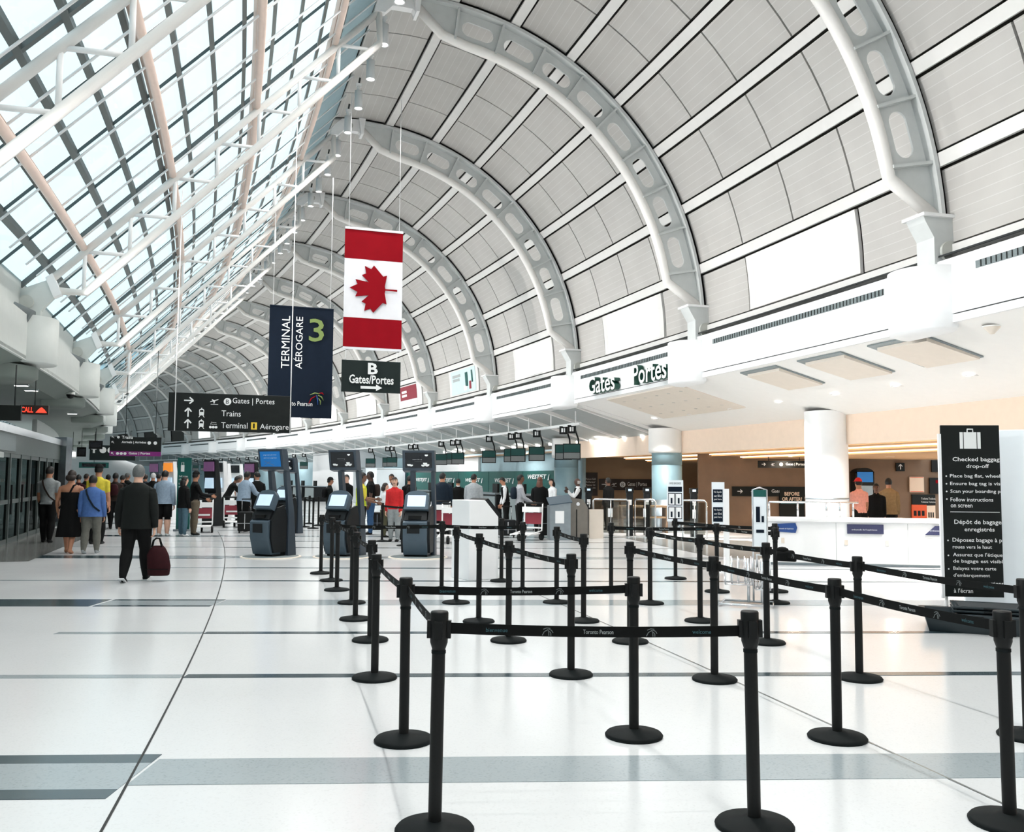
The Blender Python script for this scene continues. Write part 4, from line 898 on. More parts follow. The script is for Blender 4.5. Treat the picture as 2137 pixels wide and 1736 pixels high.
# farther hanging signs on the left
t, wd, ht = hang('wayfinding_sign', 'distant black hanging sign with a purple lower stripe', 3.0, -7.16, -5.48, 2.35, 3.02, None, 0); hx = wd / 2
MB().box(-hx, hx, -.05, .05, .16, ht).build('board', 'sign_black', t); MB().box(-hx, hx, -.05, .05, 0, .16).build('purple_stripe', 'sign_purple', t)
for i, (z_, w_, l) in enumerate(((.6, .36, 'Trains'), (.42, .8, 'Arrivals | Arrivées'), (.03, .7, 'Gates | Portes'))): text(l, w_, .11, 'lettering', t, -hx + (.38 if i < 2 else .62), z_, -.056, bold=.02)
mb = MB()
for z_ in (.65, .47, .08): arrow(mb, -hx + .1, z_, .1, R_(135), -.056)
for i in range(3): disc(mb, -hx + .26 + .12 * i, .08, .05, -.056)
disc(mb, -hx + .27, .65, .045, -.056); disc(mb, hx - .4, .47, .06, -.056); disc(mb, hx - .2, .47, .06, -.056); mb.build('pictograms', 'lettering', t)
for x in (-hx + .5, hx - .2): MB().cyl((x, 0, ht), (x, 0, loz(-6.32 + x) - 2.35), .012, n=6).build('hanger', 'gap', t)
t, wd, ht = hang('wayfinding_sign', 'distant black hanging sign with an up arrow and two white discs', 3.9, -8.05, -6.3, 2.30, 2.92, None, 0); hx = wd / 2
MB().box(-hx, hx, -.05, .05, 0, ht).build('board', 'sign_green', t); mb = MB(); arrow(mb, -hx + .16, ht - .2, .26, pi / 2, -.056, .3); disc(mb, -hx + .5, ht - .2, .13, -.056); disc(mb, -hx + .8, ht - .2, .13, -.056); mb.build('pictograms', 'lettering', t)
for x in (-hx + .2, hx - .2): MB().cyl((x, 0, ht), (x, 0, 3.55 - 2.3), .012, n=6).build('hanger', 'gap', t)
for i, (s, o0, o1, z0, z1, mt, lab) in enumerate(((4.3, -8.5, -7.3, 2.0, 2.25, 'teal', 'small dark teal hanging sign low over the far crowd'), (4.0, -8.55, -8.2, 2.45, 2.85, 'black', 'small hanging monitor, left of the two over the far crowd'), (3.7, -8.05, -7.55, 2.72, 3.05, 'black', 'small hanging monitor, right of the two over the far crowd'), (4.2, -8.9, -8.6, 2.4, 2.75, 'white_paint', 'small white hanging clock face over the far crowd'))):
    t, wd, ht = hang('hanging_sign', lab, s, o0, o1, z0, z1, None, 0); MB().box(-wd / 2, wd / 2, -.05, .05, 0, ht).build('board', mt, t); MB().cyl((0, 0, ht), (0, 0, 3.55 - z0), .012, n=6).build('hanger', 'gap', t)
    MB().box(-wd * .4, wd * .4, -.056, -.05, ht * .2, ht * .8).build('face', 'panel_glow' if i == 3 else 'screen_dark', t)
t, wd, ht = hang('led_sign', 'red lit LED sign under the left soffit', 1.2, -7.95, -7.42, 2.90, 3.09, None, 0); MB().box(-wd / 2, wd / 2, -.05, .05, 0, ht).build('case', 'brown_sign', t); text('CALL', wd * .42, ht * .6, 'led_red', t, -wd * .46, ht * .2, -.056, bold=.02); MB().prism([(wd * .05, ht * .2), (wd * .45, ht * .2), (wd * .36, ht * .55), (wd * .26, ht * .8), (wd * .16, ht * .6)], 'xz', -.056, -.05).build('symbol', 'led_red', t); MB().cyl((0, 0, ht), (0, 0, .82), .01, n=6).build('hanger', 'gap', t)
t, wd, ht = hang('hanging_sign', 'black sign hanging at the far left edge', .8, -8.3, -7.36, 2.60, 2.87, None, 0); MB().box(-wd / 2, wd / 2, -.05, .05, 0, ht).build('board', 'sign_black', t); MB().cyl((wd * .38, 0, ht), (wd * .38, 0, 1.0), .012, n=6).build('hanger', 'gap', t)

# ================= ENTRANCE DOORS ON THE LEFT =================
DS0, DS1 = 1.2, 2.75
door = setting('door_1', None, hall(DS0, -8.6), th(1.9))
Ld = (DS1 - DS0) * BAY
def dbox(nm, y0, y1, x0, x1, z0, z1, mat): return MB().box(x0, x1, y0, y1, z0, z1).build(nm, mat, door)
dbox('header_box', 0, Ld, -.6, .0, 2.15, 2.62, 'door_metal'); dbox('header_edge', -.02, Ld + .05, -.7, .06, 2.62, 2.8, 'chrome'); dbox('sensor', .9, 1.6, .0, .1, 2.02, 2.14, 'ceil_grey')
dbox('sign_face', .5, 3.5, .0, .02, 2.2, 2.58, 'grille')
npan = 8
for i in range(npan):
    y0 = .15 + i * (Ld - .3) / npan; y1 = y0 + (Ld - .3) / npan
    dbox('frame_post', y0, y0 + .09, -.1, .0, 0, 2.15, 'door_metal'); dbox('frame_rail', y0, y1, -.08, -.02, 0, .12, 'door_metal'); dbox('frame_rail', y0, y1, -.08, -.02, .95, 1.05, 'door_metal'); dbox('frame_rail', y0, y1, -.08, -.02, 2.05, 2.15, 'door_metal')
    dbox('door_glass', y0 + .09, y1, -.06, -.05, .12, 2.05, 'door_glass'); dbox('push_bar', y0 + .14, y0 + .18, .0, .04, .7, 1.4, 'black')
t = thing('door_pillar', 'round pale steel post at the near end of the entrance doors', 'column', hall(1.1, -8.5), 0); MB().lathe([(.2, 0), (.2, .12), (.17, .14), (.17, 1.2)], 20).build('post', 'steel_brushed', t); MB().lathe([(.17, 1.2), (.14, 1.25), (0, 1.25)], 20).build('cap', 'grille', t)
t = thing('door_pillar', 'grey steel pillar at the far end of the entrance doors', 'column', hall(DS1 + .06, -8.5), 0); MB().box(-.2, .2, -.2, .2, 0, 2.9).build('post', 'steel_brushed', t); MB().box(-.24, .24, -.24, .24, 0, .15).build('foot', 'grille', t)
wall_arc('wall_vestibule', -11.2, 0, 3.5, .8, 3.2, 'door_dark', -.1)

# ================= QUEUE POSTS AND BELTS =================
P = {1: (-.34, 4.24), 2: (-.65, 5.66), 3: (-1.09, 7.39), 4: (-1.39, 9.09), 5: (-1.77, 10.43), 6: (-2.05, 11.78), 7: (-2.5, 13.12), 8: (-2.82, 14.33), 9: (-3.21, 15.4), 10: (-.02, 9.12), 11: (.5, 7.56), 12: (-.71, 11.86), 13: (-1.01, 13.32),
     14: (-.36, 10.32), 15: (.6, 11.96), 16: (.17, 13.27), 17: (-.15, 14.43), 18: (.83, 10.41), 19: (.78, 5.8), 20: (1.14, 4.32), 21: (1.19, 9.11), 22: (1.65, 7.42), 23: (1.45, 13.2), 24: (1.82, 11.93), 25: (2.7, 14.96), 26: (2.99, 13.23), 27: (2.17, 10.47),
     28: (2.55, 9.11), 29: (3.5, 12.06), 35: (3.86, 13.31), 30: (2.05, 5.78), 31: (2.85, 7.5), 32: (2.36, 4.38), 33: (3.28, 5.84)}
ROWS = [[1, 20, 32], [2, 19, 30, 33], [3, 11, 22, 31], [4, 10, 21, 28], [5, 14, 18, 27], [6, 12, 15, 24, 29], [7, 13, 16, 23, 26, 35], [8, 17, 25], [9]]
BEL = {1: [2, 20], 2: [3, 19], 3: [4], 4: [5], 5: [6], 6: [7], 7: [8, 13], 8: [9], 12: [14], 14: [10], 10: [11], 13: [16], 15: [18], 21: [22], 22: [30], 30: [32], 24: [27], 27: [28], 28: [31], 31: [33], 23: [26], 26: [29], 25: [35]}
base_me = MB().lathe([(0, .0), (.178, .0), (.182, .012), (.17, .026), (.06, .042), (.045, .05), (0, .05)], 32).mesh('base', 'black_rubber')
pole_me = MB().lathe([(.031, .04), (.031, .9)], 20).mesh('pole', 'black')
head_me = MB().lathe([(.031, .82), (.036, .835), (.041, .85), (.042, .985), (.038, .992), (0, .992)], 20).mesh('head', 'black')
ring_me = MB().lathe([(.0335, .80), (.0335, .815), (.031, .815)], 16).mesh('ring', 'black_rubber')
clip_me = MB().box(-.018, .018, -.055, -.038, .87, .95).box(-.018, .018, .038, .055, .87, .95).box(.038, .055, -.018, .018, .87, .95).box(-.055, -.038, -.018, .018, .87, .95).mesh('belt_clip', 'black')
LEAN = {1: .018, 20: -.02, 32: -.012}
posts = {}
for ri, row in enumerate(ROWS):
    for ci, k in enumerate(row):
        where = ('frontmost row' if ri == 0 else '%s row back' % ORD[ri]) if len(row) > 1 else 'farthest left corner of the queue'
        pos_ = 'alone' if len(row) == 1 else ('leftmost' if ci == 0 else 'rightmost' if ci == len(row) - 1 else '%s from left' % ORD[ci])
        t = thing('queue_post', 'black belt post, %s, %s' % (pos_, where), 'stanchion', (P[k][0], P[k][1], 0), 0, 'queue posts with belts'); posts[k] = t
        for nm, me in (('base', base_me), ('pole', pole_me), ('head', head_me), ('ring', ring_me), ('belt_clip', clip_me)): obj(nm, me, t)
        if k in LEAN: t.rotation_euler = (0, LEAN[k] * .6, 0)
def belt(parent, a, b, zc=.915, h=.05, printed=True, sag=.012, y0=0.04):
    a, b = Vector((a[0], a[1], 0)), Vector((b[0], b[1], 0)); d = b - a; L = d.length; ang = math.atan2(d.y, d.x)
    seg = 8; top = []; vs = []; fs = []
    for i in range(seg + 1):
        u = i / seg; x = y0 + (L - 2 * y0) * u; z = zc - sag * 4 * u * (1 - u)
        vs += [(x, -.0015, z - h / 2), (x, -.0015, z + h / 2), (x, .0015, z + h / 2), (x, .0015, z - h / 2)]
    for i in range(seg):
        for j in range(4): q = i * 4; fs.append((q + j, q + (j + 1) % 4, q + 4 + (j + 1) % 4, q + 4 + j))
    me = MB().add(vs, fs + [(0, 1, 2, 3), (seg * 4, seg * 4 + 1, seg * 4 + 2, seg * 4 + 3)]).mesh('belt', 'belt')
    bo = obj('belt', me, parent, (0, 0, 0), ang)
    if printed:
        flip = d.x < 0                       # print reads from the camera side
        bo2 = bo
        def zz(u): return zc - sag * 4 * u * (1 - u)
        items = (('bienvenue', .18, .085, 'belt_teal'), ('Toronto Pearson', .5, .12, 'ceil_grey'), ('welcome', .83, .075, 'belt_teal'))
        for (b_, u, w_, mt) in items:
            w_ = w_ * min(1.25, L / 1.25); c = L * u
            text(b_, w_, .02, mt, bo2, 0, zz(u) - .01, -.0025, 'belt_print', loc=(c + w_ / 2, 0, 0) if flip else (c - w_ / 2, 0, 0), rz=pi if flip else 0)
        for u in (.34, .67):
            tx = obj('belt_logo', None, bo2, ((L * u), 0, zz(u)), pi if flip else 0); LOGOS.append(tx)
LOGOS = []
for k, l in BEL.items():
    for q in l: belt(posts[k], P[k], P[q], printed=True)
lm = MB()
for a in ([(-.5, -.42), (-.32, -.05), (.0, .16)], [(-.42, .2), (-.1, .34), (.25, .3)], [(.02, .2), (.1, -.1), (.12, -.45)], [(.12, .2), (.36, .1), (.5, -.15)], [(.16, .0), (.3, -.2), (.3, -.45)]):
    for p, q in zip(a[:-1], a[1:]): lm.bar((p[0] * .05, -.0025, p[1] * .045), (q[0] * .05, -.0025, q[1] * .045), .0035, .001, (0, 1, 0))
lm = lm.mesh('belt_logo', 'belt_print')
for tx in LOGOS:
    q = obj('belt_logo', lm, tx.parent, tx.location, tx.rotation_euler.z); bpy.data.objects.remove(tx)
# second belts and bundle on the post row to the right
t = thing('belt_bundle', 'bunched black strap bundle hanging over the belt near the white counter', 'strap', ground(1646, 1318) * 1.0, -.2)
pb = Vector(((P[28][0] * .75 + P[31][0] * .25), (P[28][1] * .75 + P[31][1] * .25), .0)); t.location = (pb.x, pb.y, .905)
obj('bundle', chamfer(MB().hexa([(-.1, -.045, -.06), (.1, -.045, -.065), (.11, .045, -.06), (-.09, .045, -.055)], [(-.085, -.04, .03), (.075, -.04, .045), (.085, .04, .04), (-.08, .04, .05)]).mesh('bundle', 'belt'), .018), t); MB().ell((-.03, 0, .045), (.06, .035, .03), 12, 6).build('strap_fold', 'belt', t); MB().tube([(.08, -.02, -.02), (.14, -.02, -.035), (.22, -.02, -.045)], .006, 6).build('loose_strap', 'wall_tan', t)
# far posts beyond the kiosks
FP = [(620, 1092), (635, 1100), (653, 1103), (645, 1093), (612, 1085), (664, 1097)]
prev = None
for i, (a, b) in enumerate(FP):
    p = ground(a, b); t = thing('queue_post', 'small distant black belt post between the left kiosks, %s from the left' % ORD[[4, 0, 1, 2, 3, 5].index(i)].replace('nearest', 'first') , 'stanchion', p, 0, 'distant queue posts')
    for nm, me in (('base', base_me), ('pole', pole_me), ('head', head_me)): obj(nm, me, t)
    if prev is not None and i in (1, 2, 5): belt(t, p, prev, printed=False); 
    prev = p
for i, (a, b) in enumerate(((797, 1130), (843, 1139))):
    p = ground(a, b); t = thing('queue_post', 'distant black belt post beside the %s, right of the yellow vest' % ('woman in white' if i == 0 else 'woman in red'), 'stanchion', p, 0, 'distant queue posts')
    for nm, me in (('base', base_me), ('pole', pole_me), ('head', head_me)): obj(nm, me, t)
    if i: belt(t, p, prev, printed=False)
    prev = p

# ================= KIOSKS =================
def kiosk_parts():
    L = []
    def side(poly, x0, x1, nm, mat): me = MB().prism(poly, 'yz', x0, x1).mesh(nm, mat); return (nm, chamfer(me, .008))
    # front faces -y
    L.append(side([(-.26, .06), (-.34, .35), (-.36, .72), (-.30, .76), (.0, .80), (.02, .06)], -.25, .25, 'lower_body', 'kiosk_front'))
    L.append(('plinth', MB().prism([(-.2, 0), (.32, 0), (.30, .12), (-.24, .12)], 'yz', -.24, .24).mesh('plinth', 'kiosk_dark')))
    L.append(('side_cheek', MB().prism([(-.22, .1), (-.30, .4), (-.30, .74), (-.14, 1.0), (.05, 1.05), (.14, .8), (.12, .1)], 'yz', .25, .30).prism([(-.22, .1), (-.30, .4), (-.30, .74), (-.14, 1.0), (.05, 1.05), (.14, .8), (.12, .1)], 'yz', -.30, -.25).mesh('side_cheek', 'kiosk_dark')))
    L.append(('printer_bay', MB().hexa([(-.24, -.32, .77), (.24, -.32, .77), (.24, -.1, .77), (-.24, -.1, .77)], [(-.22, -.2, .97), (.22, -.2, .97), (.22, -.02, .99), (-.22, -.02, .99)]).mesh('printer_bay', 'kiosk_dark')))
    L.append(('slot', MB().box(-.14, .12, -.325, -.27, .79, .86).mesh('slot', 'black')))
    L.append(('front_panel', MB().hexa([(-.16, -.362, .50), (.1, -.362, .50), (.1, -.35, .50), (-.16, -.35, .50)], [(-.16, -.368, .68), (.1, -.368, .68), (.1, -.35, .68), (-.16, -.35, .68)]).mesh('front_panel', 'kiosk_dark')))
    # tilted screen head
    a = R_(25); c = Vector((0, -.16, 1.14)); u = Vector((0, sin(a), cos(a))); n_ = Vector((0, -cos(a), sin(a)))
    pl = [(-.25, -.19), (.25, -.19), (.25, .12), (.17, .2), (0, .23), (-.17, .2), (-.25, .12)]
    rg = [[c + Vector((x, 0, 0)) + u * z + n_ * d for (x, z) in pl] for d in (-.07, .05)]
    L.append(('screen_head', MB().loft(rg, True, False).mesh('screen_head', 'kiosk_front')))
    sc = [c + Vector((x, 0, 0)) + u * z + n_ * .052 for (x, z) in ((-.19, -.13), (.19, -.13), (.19, .12), (-.19, .12))]
    L.append(('screen', MB().hexa(sc, [p + n_ * .004 for p in sc]).mesh('screen', 'screen_light')))
    L.append(('neck', MB().box(-.12, .12, -.1, .08, .8, 1.12).mesh('neck', 'kiosk_dark')))
    # tall rear mast leaning forward, and overhead board
    mast = [(.16, 0), (.40, 0), (.32, .9), (.16, 1.72), (.08, 2.16), (-.02, 2.16), (.06, 1.7), (.16, .9)]
    for x0, x1, nm in ((.24, .32, 'mast'), (-.2, -.10, 'mast')): L.append((nm, chamfer(MB().prism(mast, 'yz', x0, x1).mesh(nm, 'kiosk_grey'), .006)))
    L.append(('rear_panel', MB().prism([(.2, .02), (.36, .02), (.28, .95), (.2, .95)], 'yz', -.1, .24).mesh('rear_panel', 'kiosk_dark')))
    L.append(('sign_board', chamfer(MB().hexa([(-.34, -.04, 1.78), (.34, -.04, 1.78), (.34, .12, 1.74), (-.34, .12, 1.74)], [(-.34, -.11, 2.2), (.34, -.11, 2.2), (.34, .04, 2.2), (-.34, .04, 2.2)]).mesh('sign_board', 'kiosk_grey'), .008)))
    return L
KP = kiosk_parts()
def board_pt(x, z, d=.006):                 # point on the overhead board's front
    k = (z - 1.78) / .42; return (x, -.04 - .07 * k - d, z)
def kiosk(px, py, rz, label, scr, deco):
    p = ground(px, py); t = thing('check_in_kiosk', label, 'kiosk', p, rz, 'check in kiosks')
    for nm, me in KP: obj(nm, me, t)
    q = [board_pt(-.28, 1.84), board_pt(.28, 1.84), board_pt(.28, 2.15), board_pt(-.28, 2.15)]; MB().hexa(q, [(a[0], a[1] - .004, a[2]) for a in q]).build('overhead_screen', scr, t)
    if deco == 'cloud':
        for (cx, cz, r) in ((.18, 1.9, .05), (.1, 1.89, .04), (.14, 1.93, .045), (-.2, 1.9, .04), (-.15, 1.89, .035), (.17, 2.1, .035)):
            y = board_pt(0, cz, .012)[1]; MB().add([(cx + r * cos(a_), y, cz + r * .7 * sin(a_)) for a_ in np.linspace(0, 2 * pi, 14)[:-1]], [tuple(range(13))]).build('printed_cloud', 'lettering', t)
        text('Economy', .2, .03, 'lettering', t, -.12, 2.0, board_pt(0, 2.0, .012)[1]); text('Economique', .16, .022, 'belt_print', t, -.08, 1.96, board_pt(0, 1.96, .012)[1])
    else:
        text('Express Service', .36, .045, 'lettering', t, -.18, 2.06, board_pt(0, 2.06, .014)[1]); text('Service Express', .36, .045, 'lettering', t, -.18, 2.0, board_pt(0, 2.0, .014)[1]); MB().tube([board_pt(-.2, 1.86, .01), board_pt(.0, 1.95, .01)], .004, 5).tube([board_pt(-.16, 1.95, .01), board_pt(.1, 1.86, .01)], .004, 5).build('printed_lines', 'belt_print', t)
    return t
kiosk(565, 1161, R_(-30), 'grey check in kiosk with blue overhead sign, leftmost of three on the low platform', 'screen_blue', 'x')
kiosk(715, 1161, R_(-24), 'grey check in kiosk with black cloud sign, middle of three', 'screen_dark', 'cloud')
kiosk(872, 1162, R_(-6), 'grey check in kiosk with black cloud sign, rightmost of three', 'screen_dark', 'cloud')
kiosk(596, 1113, R_(-28), 'grey check in kiosk standing behind the blue signed kiosk', 'screen_dark', 'cloud')
t = thing('kiosk_platform', 'low round dark platform with a pale wooden edge under the three kiosks', 'platform', (0, 0, 0), 0)
for (a, b, r) in ((565, 1161, .56), (715, 1161, .56), (872, 1162, .56)):
    p = ground(a, b + 1); MB().lathe([(0, .022), (r, .022), (r, .0)], 32, (p.x, p.y, 0)).build('mat', 'grille', t); MB().lathe([(r, .0), (r, .02), (r + .05, .015), (r + .05, 0)], 32, (p.x, p.y, 0)).build('wooden_edge', 'ceil_beige', t)
# slim kiosks in the far left group
def tall_kiosk(px, py, rz, label, body, scr):
    p = ground(px, py); t = thing('self_service_kiosk', label, 'kiosk', p, rz, 'far self service kiosks')
    MB().prism([(-.1, 0), (.3, 0), (.34, .3), (.2, 1.0), (.05, 2.2), (-.1, 2.2), (-.02, 1.1), (-.28, 1.05), (-.3, .9), (-.12, .85)], 'yz', -.3, .3).build('body', body, t)
    MB().hexa([(-.26, -.13, 1.82), (.26, -.13, 1.82), (.26, -.08, 1.82), (-.26, -.08, 1.82)], [(-.26, -.13, 2.14), (.26, -.13, 2.14), (.26, -.08, 2.14), (-.26, -.08, 2.14)]).build('top_screen', scr, t)
    MB().hexa([(-.2, -.12, 1.25), (.2, -.12, 1.25), (.2, -.03, 1.25), (-.2, -.03, 1.25)], [(-.2, -.1, 1.6), (.2, -.1, 1.6), (.2, .0, 1.6), (-.2, .0, 1.6)]).build('touch_screen', 'screen_light', t); MB().box(-.12, .12, -.32, -.2, 1.06, 1.1).build('tray', 'grille', t)
for i, (a, b, mt, sc_, lab) in enumerate(((438, 1097, 'kiosk_dark', 'screen_purple', 'dark self service kiosk with purple screen behind the man in a cap'), (456, 1090, 'white_paint', 'screen_dark', 'white self service kiosk right of the dark purple screened one'), (352, 1086, 'white_paint', 'screen_orange', 'white self service kiosk with orange screen left of the teal banner'),
        (322, 1080, 'kiosk_grey', 'screen_purple', 'grey self service kiosk behind the walking man\'s right shoulder'), (522, 1086, 'kiosk_dark', 'screen_purple', 'dark self service kiosk behind the man in a grey blue shirt'), (466, 1078, 'white_paint', 'screen_dark', 'white self service kiosk behind the bending man'), (492, 1076, 'white_paint', 'screen_dark', 'white self service kiosk left of the man in a grey blue shirt'))):
    tall_kiosk(a, b, R_(-35), lab, mt, sc_)
# teal banner stand
p = ground(381, 1108); t = thing('banner_stand', 'teal roll up banner with a white bag symbol among the far travellers', 'banner', p, .1)
MB().box(-.2, .2, -.02, .02, .06, 2.2).build('banner', 'teal', t); MB().box(-.25, .25, -.12, .12, 0, .06).build('foot', 'steel_brushed', t)
MB().box(-.1, .0, -.03, -.021, 1.78, 1.98).tube([(-.08, -.025, 1.98), (-.08, -.025, 2.06), (-.02, -.025, 2.06), (-.02, -.025, 1.98)], .008, 5).build('bag_symbol', 'lettering', t)
for i, z_ in enumerate((1.62, 1.53, 1.4, 1.31, .95)): text(('Self serve', 'check in', 'Libre service', 'service', 'bag drop')[i], .26, .05, 'lettering', t, -.15, z_, -.026)

# ================= QUEUE AREA FURNITURE =================
p = ground(990, 1206); t = thing('white_podium', 'white podium box with sloping top inside the queue', 'podium', p, .55)
mb = MB().prism([(-.27, 0), (.27, 0), (.27, 1.0), (.02, 1.27), (-.27, 1.27)], 'xz', -.3, .3); 
me = mb.mesh('body', 'white_paint'); obj('body', chamfer(me, .008), t); MB().cyl((-.05, -.306, .55), (-.05, -.3, .55), .02, n=10).build('lock', 'black', t); MB().prism([(.27, .9), (.33, .95), (.33, 1.05), (.1, 1.3), (.02, 1.27), (.27, 1.0)], 'xz', -.26, .26).build('tilted_screen', 'kiosk_dark', t)
# checked baggage sign
def at_depth(px, py, y): d = px_ray(px, py); k = y / d.y; return Vector((d.x * k, y, CAMH + d.z * k))
a, b = at_depth(1976, 1245, 10.45), at_depth(2083, 888, 10.45)
bs = thing('baggage_sign', 'tall black checked baggage drop-off sign on a slim pole', 'sign', ((a.x + b.x) / 2, 10.45, 0), -.10); z0, z1 = a.z, b.z; hw = (at_depth(2083, 1000, 10.45).x - at_depth(1970, 1000, 10.45).x) / 2 + .01
bs.location.x = (at_depth(2027, 1050, 10.45)).x
me = MB().box(-hw, hw, -.015, .015, z0, z1).mesh('board', 'sign_black'); obj('board', me, bs); MB().box(-hw - .03, -hw, -.02, .02, z0 - .02, z1 - .1).build('edge_profile', 'white_paint', bs)
MB().cyl((-hw + .03, .03, 0), (-hw + .03, .03, z0 + .1), .018, n=10).build('pole', 'steel_white', bs); MB().lathe([(0, .03), (.18, .02), (.2, 0)], 24, (-hw + .12, .05, 0)).build('foot', 'steel_brushed', bs)
Hs = z1 - z0
def zl(py): return z0 + (1245 - py) / (1245 - 888) * Hs
mb = MB(); cz = zl(919); sw, sh = .115, .1
mb.box(-sw, -sw + .035, -.02, -.016, cz - sh, cz + sh * .9); mb.box(-sw + .045, sw - .045, -.02, -.016, cz - sh, cz + sh * .9); mb.box(sw - .035, sw, -.02, -.016, cz - sh, cz + sh * .9)
mb.tube([(-.03, -.018, cz + sh * .9), (-.03, -.018, cz + sh * 1.25), (.03, -.018, cz + sh * 1.25), (.03, -.018, cz + sh * .9)], .008, 6); mb.build('suitcase_symbol', 'lettering', bs)
for (l, py, h_, x0, w_) in (('Checked baggage', 964, .062, -.2, .53), ('drop-off', 978, .058, -.05, .25), ('Place bag flat, wheels', 998, .05, -.235, .58), ('Ensure bag tag is visible', 1014, .05, -.235, .60), ('Scan your boarding pass', 1030, .05, -.235, .63), ('Follow instructions', 1046, .045, -.235, .47), ('on screen', 1059, .035, -.235, .24),
        ('Dépôt de bagages', 1095, .065, -.2, .54), ('enregistrés', 1110, .058, -.09, .33), ('Déposez bagage à plat', 1132, .06, -.225, .58), ('roues vers le haut', 1144, .04, -.225, .43), ('Assurez que l\'étiquette', 1162, .055, -.225, .6), ('de bagage est visible', 1175, .05, -.225, .57), ('Balayez votre carte', 1190, .05, -.225, .47), ('d\'embarquement', 1204, .05, -.225, .40), ('Suivez les instructions', 1219, .045, -.225, .56), ('à l\'écran', 1235, .05, -.225, .21)):
    w_ = min(w_, hw - x0 - .005)
    if l in ('Place bag flat, wheels', 'Ensure bag tag is visible', 'Scan your boarding pass', 'Checked baggage', 'Dépôt de bagages', 'Déposez bagage à plat', 'Assurez que l\'étiquette', 'de bagage est visible'):
        l = {'Place bag flat, wheels': 'Place bag flat, wheel', 'Ensure bag tag is visible': 'Ensure bag tag is vis', 'Scan your boarding pass': 'Scan your boarding p', 'Checked baggage': 'Checked baggag', 'Dépôt de bagages': 'Dépôt de bagage', 'Déposez bagage à plat': 'Déposez bagage à p', 'Assurez que l\'étiquette': 'Assurez que l\'étique', 'de bagage est visible': 'de bagage est visibl'}[l]
    text(l, w_, h_, 'lettering', bs, x0, zl(py) - h_ * .2, -.018, bold=.008)
mb = MB().box(-.24, hw - .02, -.018, -.016, zl(1070), zl(1069))
for py in (995, 1011, 1027, 1043, 1129, 1160, 1188): disc(mb, -.275, zl(py), .009, -.018, 10)
mb.build('bullets_and_rule', 'lettering', bs)
# stack of grey trays
def tray(mb, w, d, h, z, taper=.05, lip=.03):
    b0 = [(-w / 2 + taper, -d / 2 + taper, z), (w / 2 - taper, -d / 2 + taper, z), (w / 2 - taper, d / 2 - taper, z), (-w / 2 + taper, d / 2 - taper, z)]; t0 = [(-w / 2, -d / 2, z + h), (w / 2, -d / 2, z + h), (w / 2, d / 2, z + h), (-w / 2, d / 2, z + h)]
    i0 = [(x * .94, y * .92, z + h) for x, y, _ in t0]; ib = [(x * .94, y * .92, z + .02) for x, y, _ in b0]
    mb.add(b0 + t0 + i0 + ib, [(3, 2, 1, 0), (12, 13, 14, 15)] + [(i, (i + 1) % 4, 4 + (i + 1) % 4, 4 + i) for i in range(4)] + [(4 + i, 4 + (i + 1) % 4, 8 + (i + 1) % 4, 8 + i) for i in range(4)] + [(8 + i, 8 + (i + 1) % 4, 12 + (i + 1) % 4, 12 + i) for i in range(4)])
    mb.box(-w / 2 - lip, w / 2 + lip, -d / 2 - lip, -d / 2, z + h - .025, z + h).box(-w / 2 - lip, w / 2 + lip, d / 2, d / 2 + lip, z + h - .025, z + h).box(-w / 2 - lip, -w / 2, -d / 2, d / 2, z + h - .025, z + h).box(w / 2, w / 2 + lip, -d / 2, d / 2, z + h - .025, z + h)
p = ground(1975, 1322); rzt = R_(-22)
def tray_thing(x, y, z, w, d, h, lab):
    t = thing('baggage_tray', lab, 'tray', (x, y, z), rzt, 'grey baggage trays'); mb = MB(); tray(mb, w, d, h, 0); me = mb.mesh('shell', 'tub'); obj('shell', chamfer(me, .006), t); MB().box(-.08, .08, -d / 2 - .034, -d / 2 - .028, h - .02, h - .004).build('handle_slot', 'black', t); return t
c = Vector((p.x + .40, p.y + .24, 0))
tray_thing(c.x, c.y, 0, .98, .66, .2, 'large dark grey baggage tray on the floor under the baggage sign')
for i in range(3): tray_thing(c.x + .2, c.y + .02, .09 + .04 * i, .68, .5, .1, 'smaller nested grey tray, %s of three on the large floor tray' % ('lowest', 'middle', 'topmost')[i])
# bag sizer
p = Vector((3.12, 11.9, 0)); bz = thing('bag_sizer', 'chrome wire bag sizer with a white instruction sign', 'bag sizer', p, -.2)
a, b = at_depth(1573, 1140, 11.9), at_depth(1597, 1022, 11.9); hw = (b.x - a.x) / 2; xo = (a.x + b.x) / 2 - p.x
MB().box(xo - hw, xo + hw, -.02, .02, a.z, b.z).build('sign_board', 'white_cool', bz); MB().box(xo - hw, xo + hw, -.025, -.019, b.z - .09, b.z).build('green_header', 'teal', bz); MB().tube([(xo - hw - .01, 0, .05), (xo - hw - .01, 0, b.z), (xo, 0, b.z + .03), (xo + hw + .01, 0, b.z), (xo + hw + .01, 0, .05)], .012, 8).build('frame', 'chrome', bz)
MB().box(xo - .05, xo - .0, -.026, -.02, b.z - .42, b.z - .22).box(xo + .02, xo + .05, -.026, -.02, b.z - .42, b.z - .34).box(xo - .05, xo + .05, -.026, -.02, a.z + .18, a.z + .22).build('printed_bags', 'sign_navy', bz)
def wire_basket(x0, x1, y0, y1, z0, z1, nm):
    mb = MB()
    for z in (z0, (z0 + z1) / 2): mb.tube([(x0, y0, z), (x1, y0, z), (x1, y1, z), (x0, y1, z), (x0, y0, z)], .01, 6)
    for i in range(5):
        x = x0 + (x1 - x0) * i / 4; mb.tube([(x, y0, z1), (x, y0, z0), (x, y1, z0), (x, y1, z1)], .008, 6)
    mb.build(nm, 'chrome', bz)
